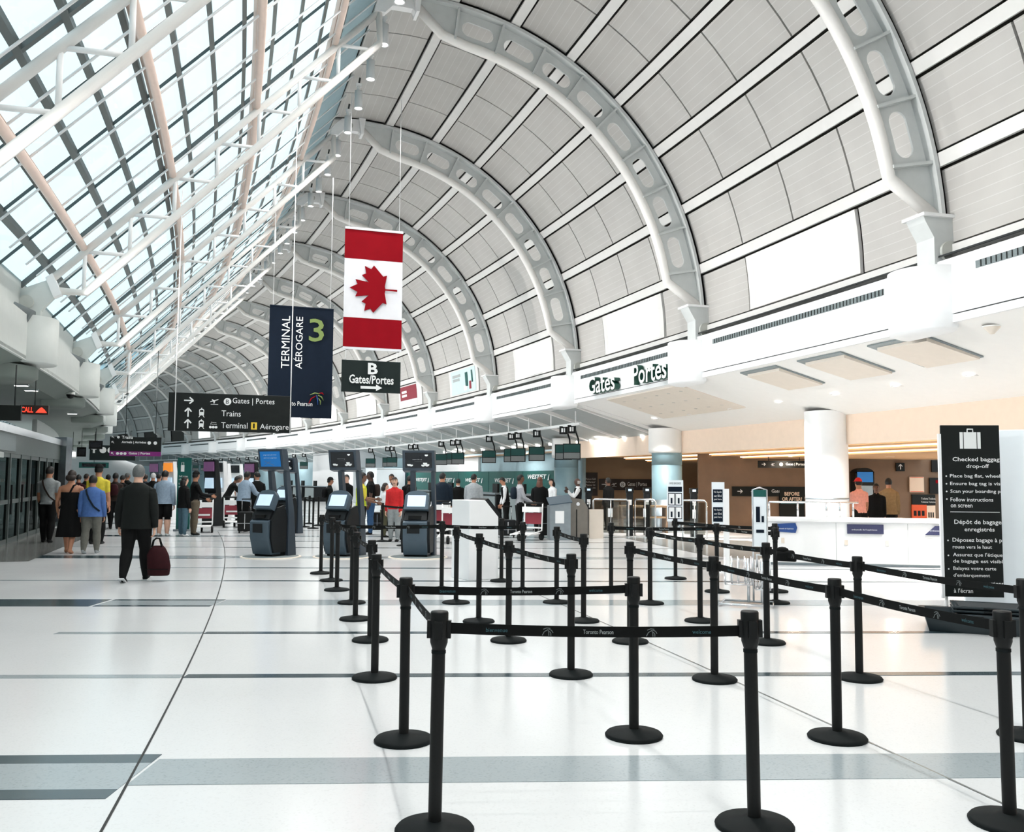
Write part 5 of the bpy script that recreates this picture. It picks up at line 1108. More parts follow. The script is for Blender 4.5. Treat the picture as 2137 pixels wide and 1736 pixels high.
wire_basket(-.32, .02, -.2, .1, .28, .62, 'wire_basket'); wire_basket(.06, .24, -.2, .15, .22, .58, 'wire_basket')
MB().tube([(-.4, -.25, .03), (.26, -.3, .03), (.3, .1, .03), (-.32, .2, .03), (-.4, -.25, .03)], .016, 8).build('floor_frame', 'chrome', bz); MB().cyl((-.02, 0, .03), (-.02, 0, .6), .02).cyl((.15, 0, .03), (.15, 0, .6), .02).build('legs', 'chrome', bz); MB().tube([(.08, -.1, .5), (.08, -.15, .66), (.22, -.15, .66)], .014, 8).build('hoop', 'chrome', bz)
# framed sign on the queue post, and white floor stand
p = Vector((P[25][0], P[25][1], 0)); a, b = at_depth(1394, 1088, 14.96), at_depth(1427, 1002, 14.96); t = thing('framed_notice', 'white framed baggage notice with four pictures, clipped to a queue post', 'sign', (p.x, p.y, 0), -.15)
hw = (b.x - a.x) / 2; MB().box(-hw, hw, -.02, .01, a.z, b.z).build('board', 'white_cool', t); hz = b.z - a.z; MB().box(-hw * .85, hw * .85, -.024, -.02, a.z + hz * .72, a.z + hz * .84).build('dark_header', 'sign_navy', t)
for i in range(2):
    for j in range(2):
        x0 = -hw * .85 + hw * .87 * i; zz0 = a.z + hz * (.06 + .33 * j); MB().box(x0, x0 + hw * .82, -.024, -.02, zz0, zz0 + hz * .3).build('picture_frame', 'sign_navy', t); MB().box(x0 + .01, x0 + hw * .82 - .01, -.027, -.024, zz0 + .012, zz0 + hz * .3 - .012).build('picture', 'white_paint', t); MB().box(x0 + hw * .3, x0 + hw * .52, -.029, -.027, zz0 + .03, zz0 + hz * .18).build('bag_picture', 'sign_navy', t)
text('HAND BAGGAGE', hw * 1.4, .035, 'sign_navy', t, -hw * .7, a.z + hz * .9, -.024); MB().cyl((0, .03, .98), (0, .03, a.z + .05), .015).build('stem', 'chrome', t)
p = ground(1500, 1192); a, b = at_depth(1484, 1090, p.y), at_depth(1509, 1006, p.y); hw = (b.x - a.x) / 2; t = thing('notice_stand', 'white notice stand with two dark blue text panels', 'sign', (p.x, p.y, 0), -.1); hz = b.z - a.z
MB().box(-hw, hw, -.02, .02, a.z - .05, b.z).build('board', 'white_cool', t); MB().box(hw - .02, hw + .08, -.03, .03, 0, b.z - .12).build('post', 'white_paint', t); MB().box(-hw, hw + .1, -.15, .15, 0, .03).build('foot', 'white_paint', t)
for j, (q0, q1) in enumerate(((.02, .38), (.5, .82))):
    MB().box(-hw * .85, hw * .7, -.025, -.02, a.z + hz * q0, a.z + hz * q1).build('text_panel', 'sign_navy', t)
    for i in range(3): text(('No liquids', 'over 100 ml', 'past here')[i], hw * 1.2, hz * .06, 'lettering', t, -hw * .68, a.z + hz * (q1 - .1 - .09 * i), -.028)

# ================= TROLLEYS, LUGGAGE =================
def trolley(p, rz, label, front=True):
    t = thing('luggage_trolley', label, 'trolley', p, rz, 'luggage trolleys')
    MB().tube([(-.28, -.05, .98), (.28, -.05, .98)], .025, 8).build('handle', 'black', t)
    for x in (-.27, .27): MB().tube([(x, -.05, .98), (x, .0, .25), (x, .75, .16)], .02, 8).build('frame_tube', 'steel_white', t)
    MB().box(-.25, .25, -.05, -.03, .42, .72).build('ad_panel', 'poster_red', t); MB().box(-.27, .27, -.07, .12, .74, .88).build('top_basket', 'steel_white', t); MB().box(-.2, .2, -.075, -.07, .5, .55).build('ad_stripe', 'lettering', t); MB().box(-.27, .27, -.05, -.03, .3, .34).box(-.27, .27, 0, .75, .16, .19).build('deck', 'steel_white', t)
    for x, y in ((-.27, .02), (.27, .02), (0, .72)): MB().cyl((x - .03, y, .1), (x + .03, y, .1), .1, n=16).build('wheel', 'black', t)
trolley(ground(422, 1112), R_(20), 'luggage trolley with red panel beside the man in a cap'); trolley(ground(485, 1101), R_(12), 'luggage trolley with red panel beside the bending man')
trolley(ground(918, 1118), R_(170), 'white framed luggage trolley by the man in a navy jacket'); trolley(ground(1112, 1126), R_(150), 'luggage trolley pushed by the woman with long brown hair'); trolley(ground(944, 1131), R_(175), 'white framed luggage trolley nearest the white podium')
def suitcase(p, rz, w, d, h, mat, label, handle=.35):
    t = thing('suitcase', label, 'suitcase', p, rz, 'suitcases'); me = chamfer(MB().box(-w / 2, w / 2, -d / 2, d / 2, .06, h).mesh('shell', mat), .03, 3); obj('shell', me, t)
    for x in (-w * .3, w * .3): MB().cyl((x, d * .2, h - .02), (x, d * .2, h + handle), .01, n=6).build('handle_rod', 'chrome', t)
    MB().box(-w * .32, w * .32, d * .2 - .015, d * .2 + .015, h + handle, h + handle + .03).build('grip', 'black', t); MB().box(-.01, .01, -d / 2 - .01, -d / 2, .12, h - .06).box(-w / 2, w / 2, -d / 2 - .01, -d / 2, h * .45, h * .47).build('seam', 'chrome', t)
    for x in (-w * .38, w * .38): MB().cyl((x - .015, -d * .3, .035), (x + .015, -d * .3, .035), .035, n=10).build('wheel', 'black', t)
suitcase(ground(512, 1112), R_(5), .42, .26, .62, 'black', 'black upright suitcase behind the man in a grey blue shirt'); suitcase(ground(848, 1126), 0, .4, .26, .55, 'black', 'black suitcase by the woman in the red vest')
suitcase(ground(1058, 1122), .2, .45, .28, .5, 'kiosk_dark', 'dark suitcase beside the man in the checked shirt'); suitcase(ground(1100, 1107), .1, .5, .3, .75, 'wall_blue', 'large grey blue suitcase right of the checked shirt man', .05); suitcase(ground(1143, 1121), .1, .5, .3, .85, 'black', 'tall black suitcase by the woman with long brown hair', .05); suitcase(ground(787, 1110), .1, .42, .26, .6, 'black', 'black suitcase behind the woman in white', .2)

# ================= PEOPLE =================
SKIN = {'light': sr(214, 170, 148), 'tan': sr(176, 124, 96), 'brown': sr(112, 76, 58), 'dark': sr(74, 50, 40)}
for k, c in SKIN.items(): M('skin_' + k, c, .55, var=.05, scale=12)
def cl(name, c): return M('cloth_' + name, sr(*c), .8, var=.10, scale=18, bump=.25, spec=.2).name
CL = {n: cl(n, c) for n, c in dict(charcoal=(20, 24, 23), black=(10, 11, 12), navy=(24, 36, 48), grey=(146, 152, 154), greyblue=(140, 158, 176), blue=(72, 104, 160), khaki=(104, 94, 80), tan=(150, 126, 92), jeans=(72, 98, 112), yellow=(206, 190, 66), lime=(196, 210, 60),
      white=(226, 228, 230), red=(196, 44, 46), pink=(232, 164, 150), brown=(46, 36, 32), greytrouser=(104, 104, 98), denim=(52, 82, 118), olive=(78, 78, 60), plaid=(170, 172, 178), sole=(196, 200, 202), maroon=(46, 12, 18), suit=(158, 164, 168)).items()}
HAIR = {n: M('hair_' + n, sr(*c), .6, var=.15, scale=40, bump=.4).name for n, c in dict(black=(10, 9, 9), brown=(34, 23, 18), grey=(92, 96, 96), auburn=(92, 56, 42), white=(190, 190, 188)).items()}
CAPM = {'black': CL['black'], 'red': CL['red']}

def ering(c, ax, hx, hy, n=14, front=None):
    # ellipse ring round point c, perpendicular to ax; hx along x-ish, hy along the other
    ax = Vector(ax).normalized(); x = Vector((1, 0, 0)); x = (x - ax * x.dot(ax)).normalized(); y = ax.cross(x)
    return [Vector(c) + x * (hx * cos(2 * pi * i / n)) + y * (hy * sin(2 * pi * i / n)) for i in range(n)]
def limb(mb, pts, rs, n=10):
    rings = []; pts = [Vector(p) for p in pts]
    for i, p in enumerate(pts):
        t = (pts[min(i + 1, len(pts) - 1)] - pts[max(i - 1, 0)]).normalized()
        r = rs[i]; r = r if isinstance(r, tuple) else (r, r)
        ref = Vector((1, 0, 0)) if abs(t.x) < .9 else Vector((0, 1, 0)); x = (ref - t * ref.dot(t)).normalized(); y = t.cross(x)
        rings.append([p + x * (r[0] * cos(2 * pi * k / n)) + y * (r[1] * sin(2 * pi * k / n)) for k in range(n)])
    mb.loft(rings)
def hand_geo(mb, w, d, side, curl=.5, k=1.0):
    # palm and five fingers; w = wrist, d = direction of the hand, side = +1 right / -1 left
    d = Vector(d).normalized(); ref = Vector((0, 1, 0)); a = (ref - d * ref.dot(d)).normalized(); n = d.cross(a).normalized() * side   # a: across the palm (thumb side), n: palm normal
    w = Vector(w); L = .185 * k
    rings = []
    for (t, wa, wn) in ((0, .026, .02), (.25, .036, .017), (.5, .042, .015), (.54, .03, .01)):
        c = w + d * (L * t); rings.append([c + a * (wa * k * cos(q)) + n * (wn * k * sin(q)) for q in np.linspace(0, 2 * pi, 11)[:-1]])
    mb.loft(rings)
    for i, (off, fl) in enumerate(((.030, .40), (.011, .46), (-.009, .43), (-.028, .34))):
        b = w + d * (L * .48) + a * (off * k); f1 = (d * cos(curl * .6) - n * sin(curl * .6)); f2 = (d * cos(curl * 1.6) - n * sin(curl * 1.6)); f3 = (d * cos(curl * 2.4) - n * sin(curl * 2.4))
        q1 = b + f1 * (L * fl * .45); q2 = q1 + f2 * (L * fl * .32); q3 = q2 + f3 * (L * fl * .26)
        mb.tube([b, q1, q2, q3], [.0092 * k, .0088 * k, .008 * k, .0062 * k], 6)
    b = w + d * (L * .16) + a * (.030 * k); u = (d * .72 + a * .62 - n * .25).normalized(); u2 = (d * .95 + a * .1 - n * .35).normalized()
    mb.tube([b, b + u * (L * .2), b + u * (L * .2) + u2 * (L * .18)], [.0115 * k, .0105 * k, .008 * k], 6)

def person(px, py, facing, H, label, skin='tan', top='black', bottom='black', hair='black', sleeves='long', legs='long', walk=0.0, lean=0.0, arms=None, headturn=0.0, headtilt=0.0, outer=None, longhair=False, build=1.0,
           shoe='black', cap=None, bald=False, strap=None, backpack=None, skirt=None, top2=None, group=None, z=0.0, vox=.02, collar=None, at=None, girth=1.0):
    # facing: angle of the look direction, 0 = away from the camera (+y), counter-clockwise
    p = at if at else ground(px, py, 0); p = Vector((p[0], p[1], z))
    root = thing('person', label, 'person', p, facing, group)
    h = H; W_ = build
    hipz, hipx = .505 * h, .052 * h * W_
    lt, ls = .235 * h, .235 * h
    J = {}; 
    def leg(sg, sw, bend):
        hp = Vector((sg * hipx, 0, hipz)); a = sw; kn = hp + Vector((sg * .004 * h, sin(a) * lt, -cos(a) * lt)); a2 = sw - bend; an = kn + Vector((0, sin(a2) * ls, -cos(a2) * ls)); 
        return hp, kn, an, a2
    sw = walk
    legsJ = {1: leg(1, -sw * .55, sw * 1.1 if sw > 0 else .03), -1: leg(-1, sw, .05 * bool(sw) + .03)} if sw >= 0 else {-1: leg(-1, sw * .55, -sw * 1.1), 1: leg(1, -sw, .08)}
    low = min(J_[2].z for J_ in legsJ.values()); dz = .042 * h - low
    sh_up = Vector((0, 0, dz))
    ln = lean; ax = Vector((0, sin(ln), cos(ln)))
    pel = Vector((0, 0, hipz)) + sh_up
    def T(zr, y=0.0, x=0.0): return pel + ax * ((zr - .505) * h) + Vector((x, 0, 0)) + Vector((0, cos(ln), -sin(ln))) * y
    mb = MB(); g = girth
    tors = [(.475, .080, .062), (.505, .094, .070), (.54, .098, .072), (.60, .088, .064), (.66, .092, .066), (.72, .103, .071), (.77, .110, .068), (.80, .098, .056), (.822, .066, .046), (.842, .038, .038), (.885, .032, .035)]
    mb.loft([ering(T(zr), ax, hx * h * W_ * (g if zr < .8 else 1), hy * h * W_ * (g if zr < .8 else 1), 16) for zr, hx, hy in tors])
    # head
    hd = T(.935, .012 * h) + Vector((0, .01 * h * sin(headtilt), 0)); hm = Matrix.Rotation(headturn, 3, 'Z') @ Matrix.Rotation(-ln * .6 - headtilt, 3, 'X'); hr = (.047 * h, .058 * h, .066 * h)
    mb.ell(hd, hr, 16, 12, hm)
    def hp_(x, y, zz): return hd + hm @ Vector((x * hr[0], y * hr[1], zz * hr[2]))
    mb.ell(hp_(0, .35, -.52), (.034 * h, .036 * h, .034 * h), 12, 8, hm)
    mb.tube([hp_(0, .9, .12), hp_(0, 1.16, -.2), hp_(0, .95, -.28)], [.006 * h, .0095 * h, .006 * h], 8)
    for sg in (1, -1): mb.ell(hp_(sg * 1.0, -.05, -.05), (.006 * h, .014 * h, .019 * h), 8, 6, hm)
    segs = []                                    # (p, q, radius, material) for colouring
    names = ['skin_' + skin, top, bottom, shoe]
    segs += [(T(.5), T(.62), .09 * h, 1), (T(.62), T(.765), .085 * h, 1), (T(.76, 0, -.05 * h), T(.76, 0, .05 * h), .07 * h, 1), (T(.845), T(.88), .036 * h, 0), (hd, hp_(0, .2, -.3), .06 * h, 0), (T(.475), T(.5), .09 * h, 2)]
    for sg, (hp, kn, an, a2) in legsJ.items():
        hp, kn, an = hp + sh_up, kn + sh_up, an + sh_up
        rr = [(.060, .066), .058, .047, .041, .044, .038, .026] if legs != 'bare' else [(.058, .064), .054, .042, .036, .038, .030, .022]
        pts = [hp + Vector((0, 0, .02 * h)), hp.lerp(kn, .3), hp.lerp(kn, .75), kn, kn.lerp(an, .3), kn.lerp(an, .6), an]
        wide = 1.12 if legs == 'long' else 1.0
        limb(mb, pts, [tuple(q * h * W_ * wide for q in (r if isinstance(r, tuple) else (r, r))) for r in rr])
        toe = an + Vector((0, cos(a2) * .095 * h, sin(a2) * .095 * h - .028 * h * cos(a2))); heel = an + Vector((0, -cos(a2) * .03 * h, -sin(a2) * .03 * h - .02 * h))
        limb(mb, [heel, an + Vector((0, 0, -.018 * h)), an.lerp(toe, .55) + Vector((0, 0, -.006 * h)), toe], [.022 * h, (.026 * h, .026 * h), (.027 * h, .02 * h), (.016 * h, .012 * h)])
        segs += [(hp, kn, .06 * h, 2), (kn, kn.lerp(an, .92), .042 * h, 2 if legs == 'long' else 0), (heel, toe, .028 * h, 3)]
        if legs == 'shorts': segs[-3] = (hp, hp.lerp(kn, .9), .06 * h, 2)
        elif legs == 'bare': segs[-3] = (hp, kn, .06 * h, 0)
        J['ankle', sg] = an; J['foot', sg] = (heel, toe, a2)
    # arms: (swing, out, elbow) per side
    arms = arms or {1: (-sw * .6, .10, .25), -1: (sw * .6, .10, .25)}
    hands = MB()
    for sg in (1, -1):
        swg, out, el = arms[sg][:3]; s0 = T(.785, 0, sg * .104 * h * W_)
        def rot(a, o_): return Vector((sg * sin(o_), sin(a) * cos(o_), -cos(a) * cos(o_)))
        e = s0 + rot(swg + ln * .4, out) * (.172 * h); wv = rot(swg + ln * .4 + el, out * (.2 if len(arms[sg]) < 4 else arms[sg][3])); wr = e + wv * (.15 * h)
        limb(mb, [s0 + Vector((-sg * .02 * h, 0, .004 * h)), s0, s0.lerp(e, .5), e, e.lerp(wr, .35), wr], [q * h * W_ for q in ((.036, .04, .034, .029, .029, .02) if sleeves == 'long' else (.034, .036, .03, .025, .025, .017))])
        segs += [(s0, s0.lerp(e, .62), .035 * h, 1 if sleeves != 'none' else 0), (s0.lerp(e, .62), wr, .028 * h, 1 if sleeves == 'long' else 0)]
        hand_geo(hands, wr, wv, sg, .55, h / 1.75); J['wrist', sg] = wr; J['hand', sg] = wr + wv * (.09 * h)
        if sleeves == 'none': pass
    raw = bpy.data.meshes.new('raw'); raw.from_pydata([tuple(v) for v in mb.v], [], mb.f)
    bm = bmesh.new(); bm.from_mesh(raw); bmesh.ops.recalc_face_normals(bm, faces=bm.faces); bm.to_mesh(raw); bm.free()
    tmp = bpy.data.objects.new('raw', raw); COL.objects.link(tmp); md = tmp.modifiers.new('r', 'REMESH'); md.mode = 'VOXEL'; md.voxel_size = vox; ms = tmp.modifiers.new('s', 'SMOOTH'); ms.iterations = 2; ms.factor = .5
    BODIES.append((tmp, root, segs, names, hands, vox))
    # ---- clothing and hair as parts ----
    if outer:                                    # open jacket or long shirt hanging from the shoulders
        rg = []
        for zr, hx, hy in ((.85, .040, .042), (.835, .062, .052), (.815, .094, .064), (.785, .114, .076), (.73, .118, .082), (.65, .112, .082), (.56, .116, .090), (outer[1], .124, .096)): rg.append(ering(T(zr), ax, hx * h * W_ * g, hy * h * W_ * g, 24))
        MB().loft(rg, False).build('jacket', outer[0], root)
        for sg in (1, -1):
            swg, out, el = arms[sg][:3]; s0 = T(.785, 0, sg * .104 * h * W_); wr = J['wrist', sg]
            e = s0 + Vector((sg * sin(out), sin(swg + ln * .4) * cos(out), -cos(swg + ln * .4) * cos(out))) * (.172 * h)
            m_ = MB(); limb(m_, [s0 + Vector((-sg * .055 * h, 0, -.002 * h)), s0 + Vector((-sg * .026 * h, 0, -.002 * h)), s0 + Vector((-sg * .002 * h, 0, -.014 * h)), s0.lerp(e, .25), s0.lerp(e, .6), e, e.lerp(wr, .5), wr], [q * h * W_ for q in (.034, .036, .040, .042, .041, .038, .035, .030)], 14); m_.build('sleeve', outer[0], root)
    if skirt:
        mt, zt, zb, fl = skirt; rg = []
        for k in range(7):
            u = k / 6; zr = zt + (zb - zt) * u; wv_ = .095 + (fl - .095) * max(0, (u - .2) / .8); c = T(zr) if zr > .505 else pel + Vector((0, 0, (zr - .505) * h))
            if zr > .62: wv_ = .108
            ring = ering(c, (0, 0, 1), wv_ * h * W_, wv_ * .8 * h * W_, 28)
            ring = [q + (q - c).normalized() * (.012 * h * u * sin(i * 5 * 2 * pi / 28 * 1.0 + .6)) for i, q in enumerate(ring)]; rg.append(ring)
        MB().loft(rg, False).build('dress' if zt > .6 else 'shorts', mt, root)
    if legs == 'shorts':
        for sg, (hp, kn, an, a2) in legsJ.items():
            hp, kn = hp + sh_up, kn + sh_up; m_ = MB(); limb(m_, [hp + Vector((0, 0, .03 * h)), hp.lerp(kn, .4), hp.lerp(kn, .95)], [.07 * h, .068 * h, .064 * h], 14); m_.build('shorts_leg', bottom, root)
    if not bald:
        hb = MB()
        hb.ell(hd, tuple(q * 1.10 for q in hr), 20, 14, hm, keep=lambda x, y, zz: zz > (-.66 if longhair else -.5) and not (y > .30 and zz < .42) and not (abs(x) > .72 and y > -.15 and zz < .12))
        if longhair:
            dn = .17 * h if longhair is True else longhair * h
            c0 = hp_(0, -.55, .2); rg = []
            for k in range(6):
                u = k / 5; c = c0 + Vector((0, -.012 * h * u, -dn * u)); rg.append(ering(c, (0, 0, 1), (.036, .054, .060, .060, .054, .036)[k] * h, (.026, .040, .044, .042, .036, .024)[k] * h, 16))
            hb.loft(rg)
        hb.build('hair', HAIR[hair], root)
    else:
        MB().ell(hd, tuple(q * 1.06 for q in hr), 20, 14, hm, keep=lambda x, y, zz: -.6 < zz < .15 and y < .1).build('hair', HAIR['white' if bald == 'w' else 'black'], root)
    fm = MB()                                    # eyes, brows, mouth
    for sg in (1, -1): fm.ell(hp_(sg * .38, .88, .06), (.0075 * h, .004 * h, .0045 * h), 8, 6, hm); fm.tube([hp_(sg * .6, .82, .26), hp_(sg * .2, .97, .27)], .003 * h, 5)
    fm.tube([hp_(-.3, .92, -.55), hp_(0, 1.0, -.57), hp_(.3, .92, -.55)], .0035 * h, 5); fm.build('face_features', HAIR['black'], root)
    if cap:
        MB().ell(hp_(0, 0, .12), tuple(q * 1.16 for q in hr), 20, 14, hm, keep=lambda x, y, zz: zz > .18).loft([[hp_(sg_ * .9 * cos(a_ * 0) if False else x_, y_, .36 + dz_) for (x_, y_) in ((-.85, .7), (-.6, 1.55), (0, 1.8), (.6, 1.55), (.85, .7))] for dz_ in (0, .06)]).build('cap', CAPM[cap], root)
    if strap:                                    # cross-body strap over the back
        sg, mt = strap; of_ = 1.22 if outer else 1.0; pts = [T(.835, .02 * h, sg * .06 * h), T(.815, -.066 * h * of_, sg * .055 * h), T(.76, -.085 * h * of_, sg * .035 * h), T(.70, -.088 * h * of_, sg * .01 * h), T(.65, -.086 * h * of_, -sg * .02 * h), T(.60, -.080 * h * of_, -sg * .05 * h), T(.54, -.05 * h * of_, -sg * .115 * h)]
        mm = MB()
        for q, r in zip(pts[:-1], pts[1:]): mm.bar(q, r, .035, .012, (0, 1, 0))
        mm.build('strap', mt, root)
    if backpack:
        rg = [ering(T(zr, -.10 * h), ax, hx * h, hy * h, 16) for zr, hx, hy in ((.60, .05, .03), (.62, .075, .05), (.70, .08, .058), (.77, .07, .05), (.80, .04, .03))]; m_ = MB().loft(rg); m_.build('backpack', backpack, root)
    if top2:                                     # vest over the shirt
        rg = [ering(T(zr), ax, hx * h * W_, hy * h * W_, 20) for zr, hx, hy in ((.815, .092, .062), (.77, .108, .076), (.70, .107, .076), (.60, .096, .070), (.53, .106, .078))]; MB().loft(rg, False).build('vest', top2, root)
    if collar: MB().loft([ering(T(.835), ax, .044 * h, .047 * h, 16), ering(T(.858), ax, .040 * h, .043 * h, 16)], False).build('collar', collar, root)
    root['j'] = 1; del root['j']
    return root, J, T
BODIES = []
def seg_dist(C, a, b, r):
    a, b = np.array(a[:]), np.array(b[:]); d = b - a; t = np.clip(((C - a) @ d) / max(d @ d, 1e-9), 0, 1); return np.linalg.norm(C - (a + t[:, None] * d), axis=1) - r
def finish_people():
    bpy.context.view_layer.update(); dg = bpy.context.evaluated_depsgraph_get()
    for (tmp, root, segs, names, hands, vox) in BODIES:
        me = bpy.data.meshes.new_from_object(tmp.evaluated_get(dg)); raw = tmp.data; bpy.data.objects.remove(tmp); bpy.data.meshes.remove(raw)
        nv = len(me.vertices); co = np.empty(nv * 3); me.vertices.foreach_get('co', co); V_ = [tuple(v) for v in co.reshape(-1, 3)]
        F_ = [tuple(p.vertices) for p in me.polygons]; C = np.array([np.mean([V_[i] for i in f], 0) for f in F_])
        D = np.stack([seg_dist(C, a, b, r) for a, b, r, m_ in segs]); mi = [segs[i][3] for i in D.argmin(0)]
        b0 = len(V_); V_ += hands.v and [tuple(v) for v in hands.v]; F_ += [tuple(i + b0 for i in f) for f in hands.f]; mi += [0] * len(hands.f)
        out = bpy.data.meshes.new('body'); out.from_pydata(V_, [], F_)
        for n_ in names: out.materials.append(MATS.get(n_) or bpy.data.materials[n_])
        out.polygons.foreach_set('material_index', mi); out.polygons.foreach_set('use_smooth', [True] * len(F_)); out.update(); bpy.data.meshes.remove(me)
        obj('body', out, root)
    BODIES.clear()

# -- the walkers on the left --
r, J, T = person(281, 1213, R_(6), 1.80, 'man in a charcoal jacket walking away with a red bag', 'light', CL['charcoal'], CL['black'], 'grey', walk=-.27, arms={1: (.0, .16, .10), -1: (.10, .24, .12)}, outer=(CL['charcoal'], .455), build=1.06, shoe=CL['black'], vox=.016, headtilt=-.1)
hw_ = r.matrix_basis @ J['hand', 1]
bag = thing('travel_bag', 'dark red travel bag carried by the walking man in charcoal', 'bag', (hw_.x + .08, hw_.y - .05, hw_.z - .58), R_(8))
rg = []
for z_, a_, b_ in ((0, .16, .06), (.02, .185, .085), (.15, .20, .10), (.32, .185, .09), (.42, .13, .06), (.46, .09, .03)): rg.append([Vector((a_ * .84 * cos(q) * (1.0 if abs(cos(q)) < .8 else 1.05) + (.02 if z_ < .3 else 0), b_ * sin(q), z_)) for q in np.linspace(0, 2 * pi, 21)[:-1]])
MB().loft(rg).build('body', CL['maroon'], bag); 
for y in (-.03, .03): MB().tube([(-.09, y, .44), (-.07, y * .6, .54), (-.03, y * .4, .575), (.02, y * .4, .57), (.06, y, .44)], .012, 8).build('handle', CL['black'], bag)
MB().box(-.16, .18, -.10, -.085, .10, .11).build('zip', CL['black'], bag)
for sg in (1, -1):
    he, to, a2 = J['foot', sg]; dn = Vector((0, -sin(a2), -cos(a2))) if False else Vector((0, sin(a2), -cos(a2))); he = he + dn * .026; to = to + dn * .016
    MB().bar(he - (to - he) * .12, to + (to - he) * .06, .085, .022, (0, 0, 1)).build('shoe_sole', CL['sole'], r)
person(143, 1154, R_(4), 1.74, 'woman in a strappy black dress walking away', 'tan', 'skin_tan', 'skin_tan', 'brown', sleeves='none', legs='bare', walk=.22, arms={1: (.15, .35, .6), -1: (.05, .30, .35)}, skirt=(CL['black'], .735, .20, .15), longhair=.075, strap=(1, CL['black']), shoe='skin_tan', build=1.05)
person(188, 1155, R_(8), 1.63, 'woman in a blue top and grey trousers with a shoulder strap', 'tan', CL['blue'], CL['greytrouser'], 'black', walk=-.16, strap=(-1, CL['navy']), build=1.08, outer=(CL['blue'], .47), shoe=CL['grey'])
person(97, 1132, R_(2), 1.84, 'man in a pale grey shirt with a dark shoulder strap by the doors', 'tan', CL['grey'], CL['black'], 'black', sleeves='short', walk=.12, strap=(-1, CL['brown']), build=1.08)
person(200, 1135, R_(0), 1.88, 'man in a yellow shirt and black cap behind the woman in blue', 'tan', CL['yellow'], CL['black'], 'black', sleeves='short', cap='black', build=1.1)
person(340, 1118, R_(-4), 1.78, 'man in a grey blue shirt and black shorts, seen from behind', 'light', CL['greyblue'], CL['black'], 'black', sleeves='short', legs='shorts', build=1.14, outer=(CL['greyblue'], .485), shoe=CL['white'])
person(381, 1119, R_(-40), 1.62, 'woman in a black top and blue jeans beside the teal banner', 'light', CL['black'], CL['jeans'], 'black', longhair=.13, outer=(CL['black'], .47), build=1.02, shoe=CL['white'])
person(404, 1116, R_(-60), 1.76, 'man in a black cap, black top and khaki trousers', 'tan', CL['black'], CL['khaki'], 'black', cap='black', headturn=.5, arms={1: (.5, .1, .9), -1: (.4, .1, .7)}, build=1.05)
person(470, 1092, R_(-60), 1.76, 'man in black bending over a far white kiosk', 'brown', CL['black'], CL['black'], 'black', lean=.5, arms={1: (.6, .1, .5), -1: (.6, .1, .5)}, vox=.025)
person(498, 1088, R_(-30), 1.70, 'person in a patterned grey top beside the bending man', 'tan', CL['plaid'], CL['black'], 'grey', vox=.025, sleeves='short')
person(506, 1109, R_(-30), 1.80, 'man in a loose grey blue shirt with a black suitcase', 'brown', CL['greyblue'], CL['black'], 'black', lean=.15, outer=(CL['greyblue'], .49), arms={1: (.5, .15, .6), -1: (.0, .12, .2)}, build=1.06)
person(534, 1105, R_(30), 1.78, 'man in a black suit left of the blue signed kiosk', 'tan', CL['black'], CL['black'], 'black', headturn=.6, headtilt=.2, collar=CL['white'], outer=(CL['black'], .47), vox=.025)
person(237, 1104, R_(10), 1.72, 'person in a dark striped top ahead of the woman in blue', 'brown', CL['brown'], CL['black'], 'black', vox=.025, backpack=CL['maroon'])
crowd = [(110, 1086, 1.7, 'navy', 'black', 'short dark haired person far ahead, just right of the door pillar'), (132, 1094, 1.68, 'black', 'brown', 'far person in black seen past the dress woman\'s left shoulder'), (160, 1096, 1.66, 'maroon', 'black', 'far person in dark red seen between the dress woman and the blue top'), (176, 1088, 1.7, 'charcoal', 'brown', 'far person in charcoal left of the yellow shirt'), (222, 1090, 1.68, 'red', 'black', 'far person in red just right of the yellow shirt'),
         (252, 1092, 1.66, 'black', 'black', 'far person in black left of the grey haired man'), (262, 1088, 1.75, 'charcoal', 'grey', 'far grey haired person beside the walking man\'s head'), (316, 1092, 1.74, 'black', 'white', 'far white haired person right of the walking man'), (328, 1088, 1.72, 'brown', 'black', 'far person in brown beside the shorts man'), (300, 1086, 1.7, 'navy', 'brown', 'far person in navy hidden behind the walking man')]
for (a, b, H_, c_, hc, lab) in crowd: person(a, b, R_(random.uniform(-30, 30)), H_, lab, 'tan', CL[c_], CL['black'], hc, vox=.035, build=1.05, group='far crowd on the left')
# -- centre --
person(686, 1103, R_(-75), 1.62, 'boy in a black cap and backpack left of the middle kiosk', 'tan', CL['charcoal'], CL['black'], 'black', cap='black', backpack=CL['black'], vox=.025)
person(722, 1104, R_(150), 1.72, 'man in black standing behind the middle kiosk', 'light', CL['black'], CL['black'], 'black', vox=.025)
person(752, 1136, R_(-70), 1.74, 'man in a yellow high visibility vest holding papers', 'brown', CL['yellow'], CL['black'], 'black', sleeves='short', top2=CL['lime'], arms={1: (.3, .1, 1.0), -1: (.5, .1, 1.0)})
person(772, 1115, R_(100), 1.80, 'tall man in a black top and blue jeans right of the yellow vest', 'dark', CL['black'], CL['denim'], 'black', sleeves='short', backpack=CL['brown'], build=1.12)
person(801, 1121, R_(-70), 1.48, 'woman in a white shirt holding a phone', 'light', CL['white'], CL['olive'], 'brown', longhair=.10, arms={1: (.4, .1, 1.7), -1: (.4, .1, 1.7)})
person(822, 1130, R_(165), 1.64, 'woman with curly dark hair in a red vest and grey trousers', 'light', CL['red'], CL['grey'], 'brown', longhair=.09, headturn=.3, build=1.02)
person(816, 1108, R_(160), 1.74, 'man in a white shirt behind the woman in the red vest', 'tan', CL['white'], CL['black'], 'black', vox=.025)
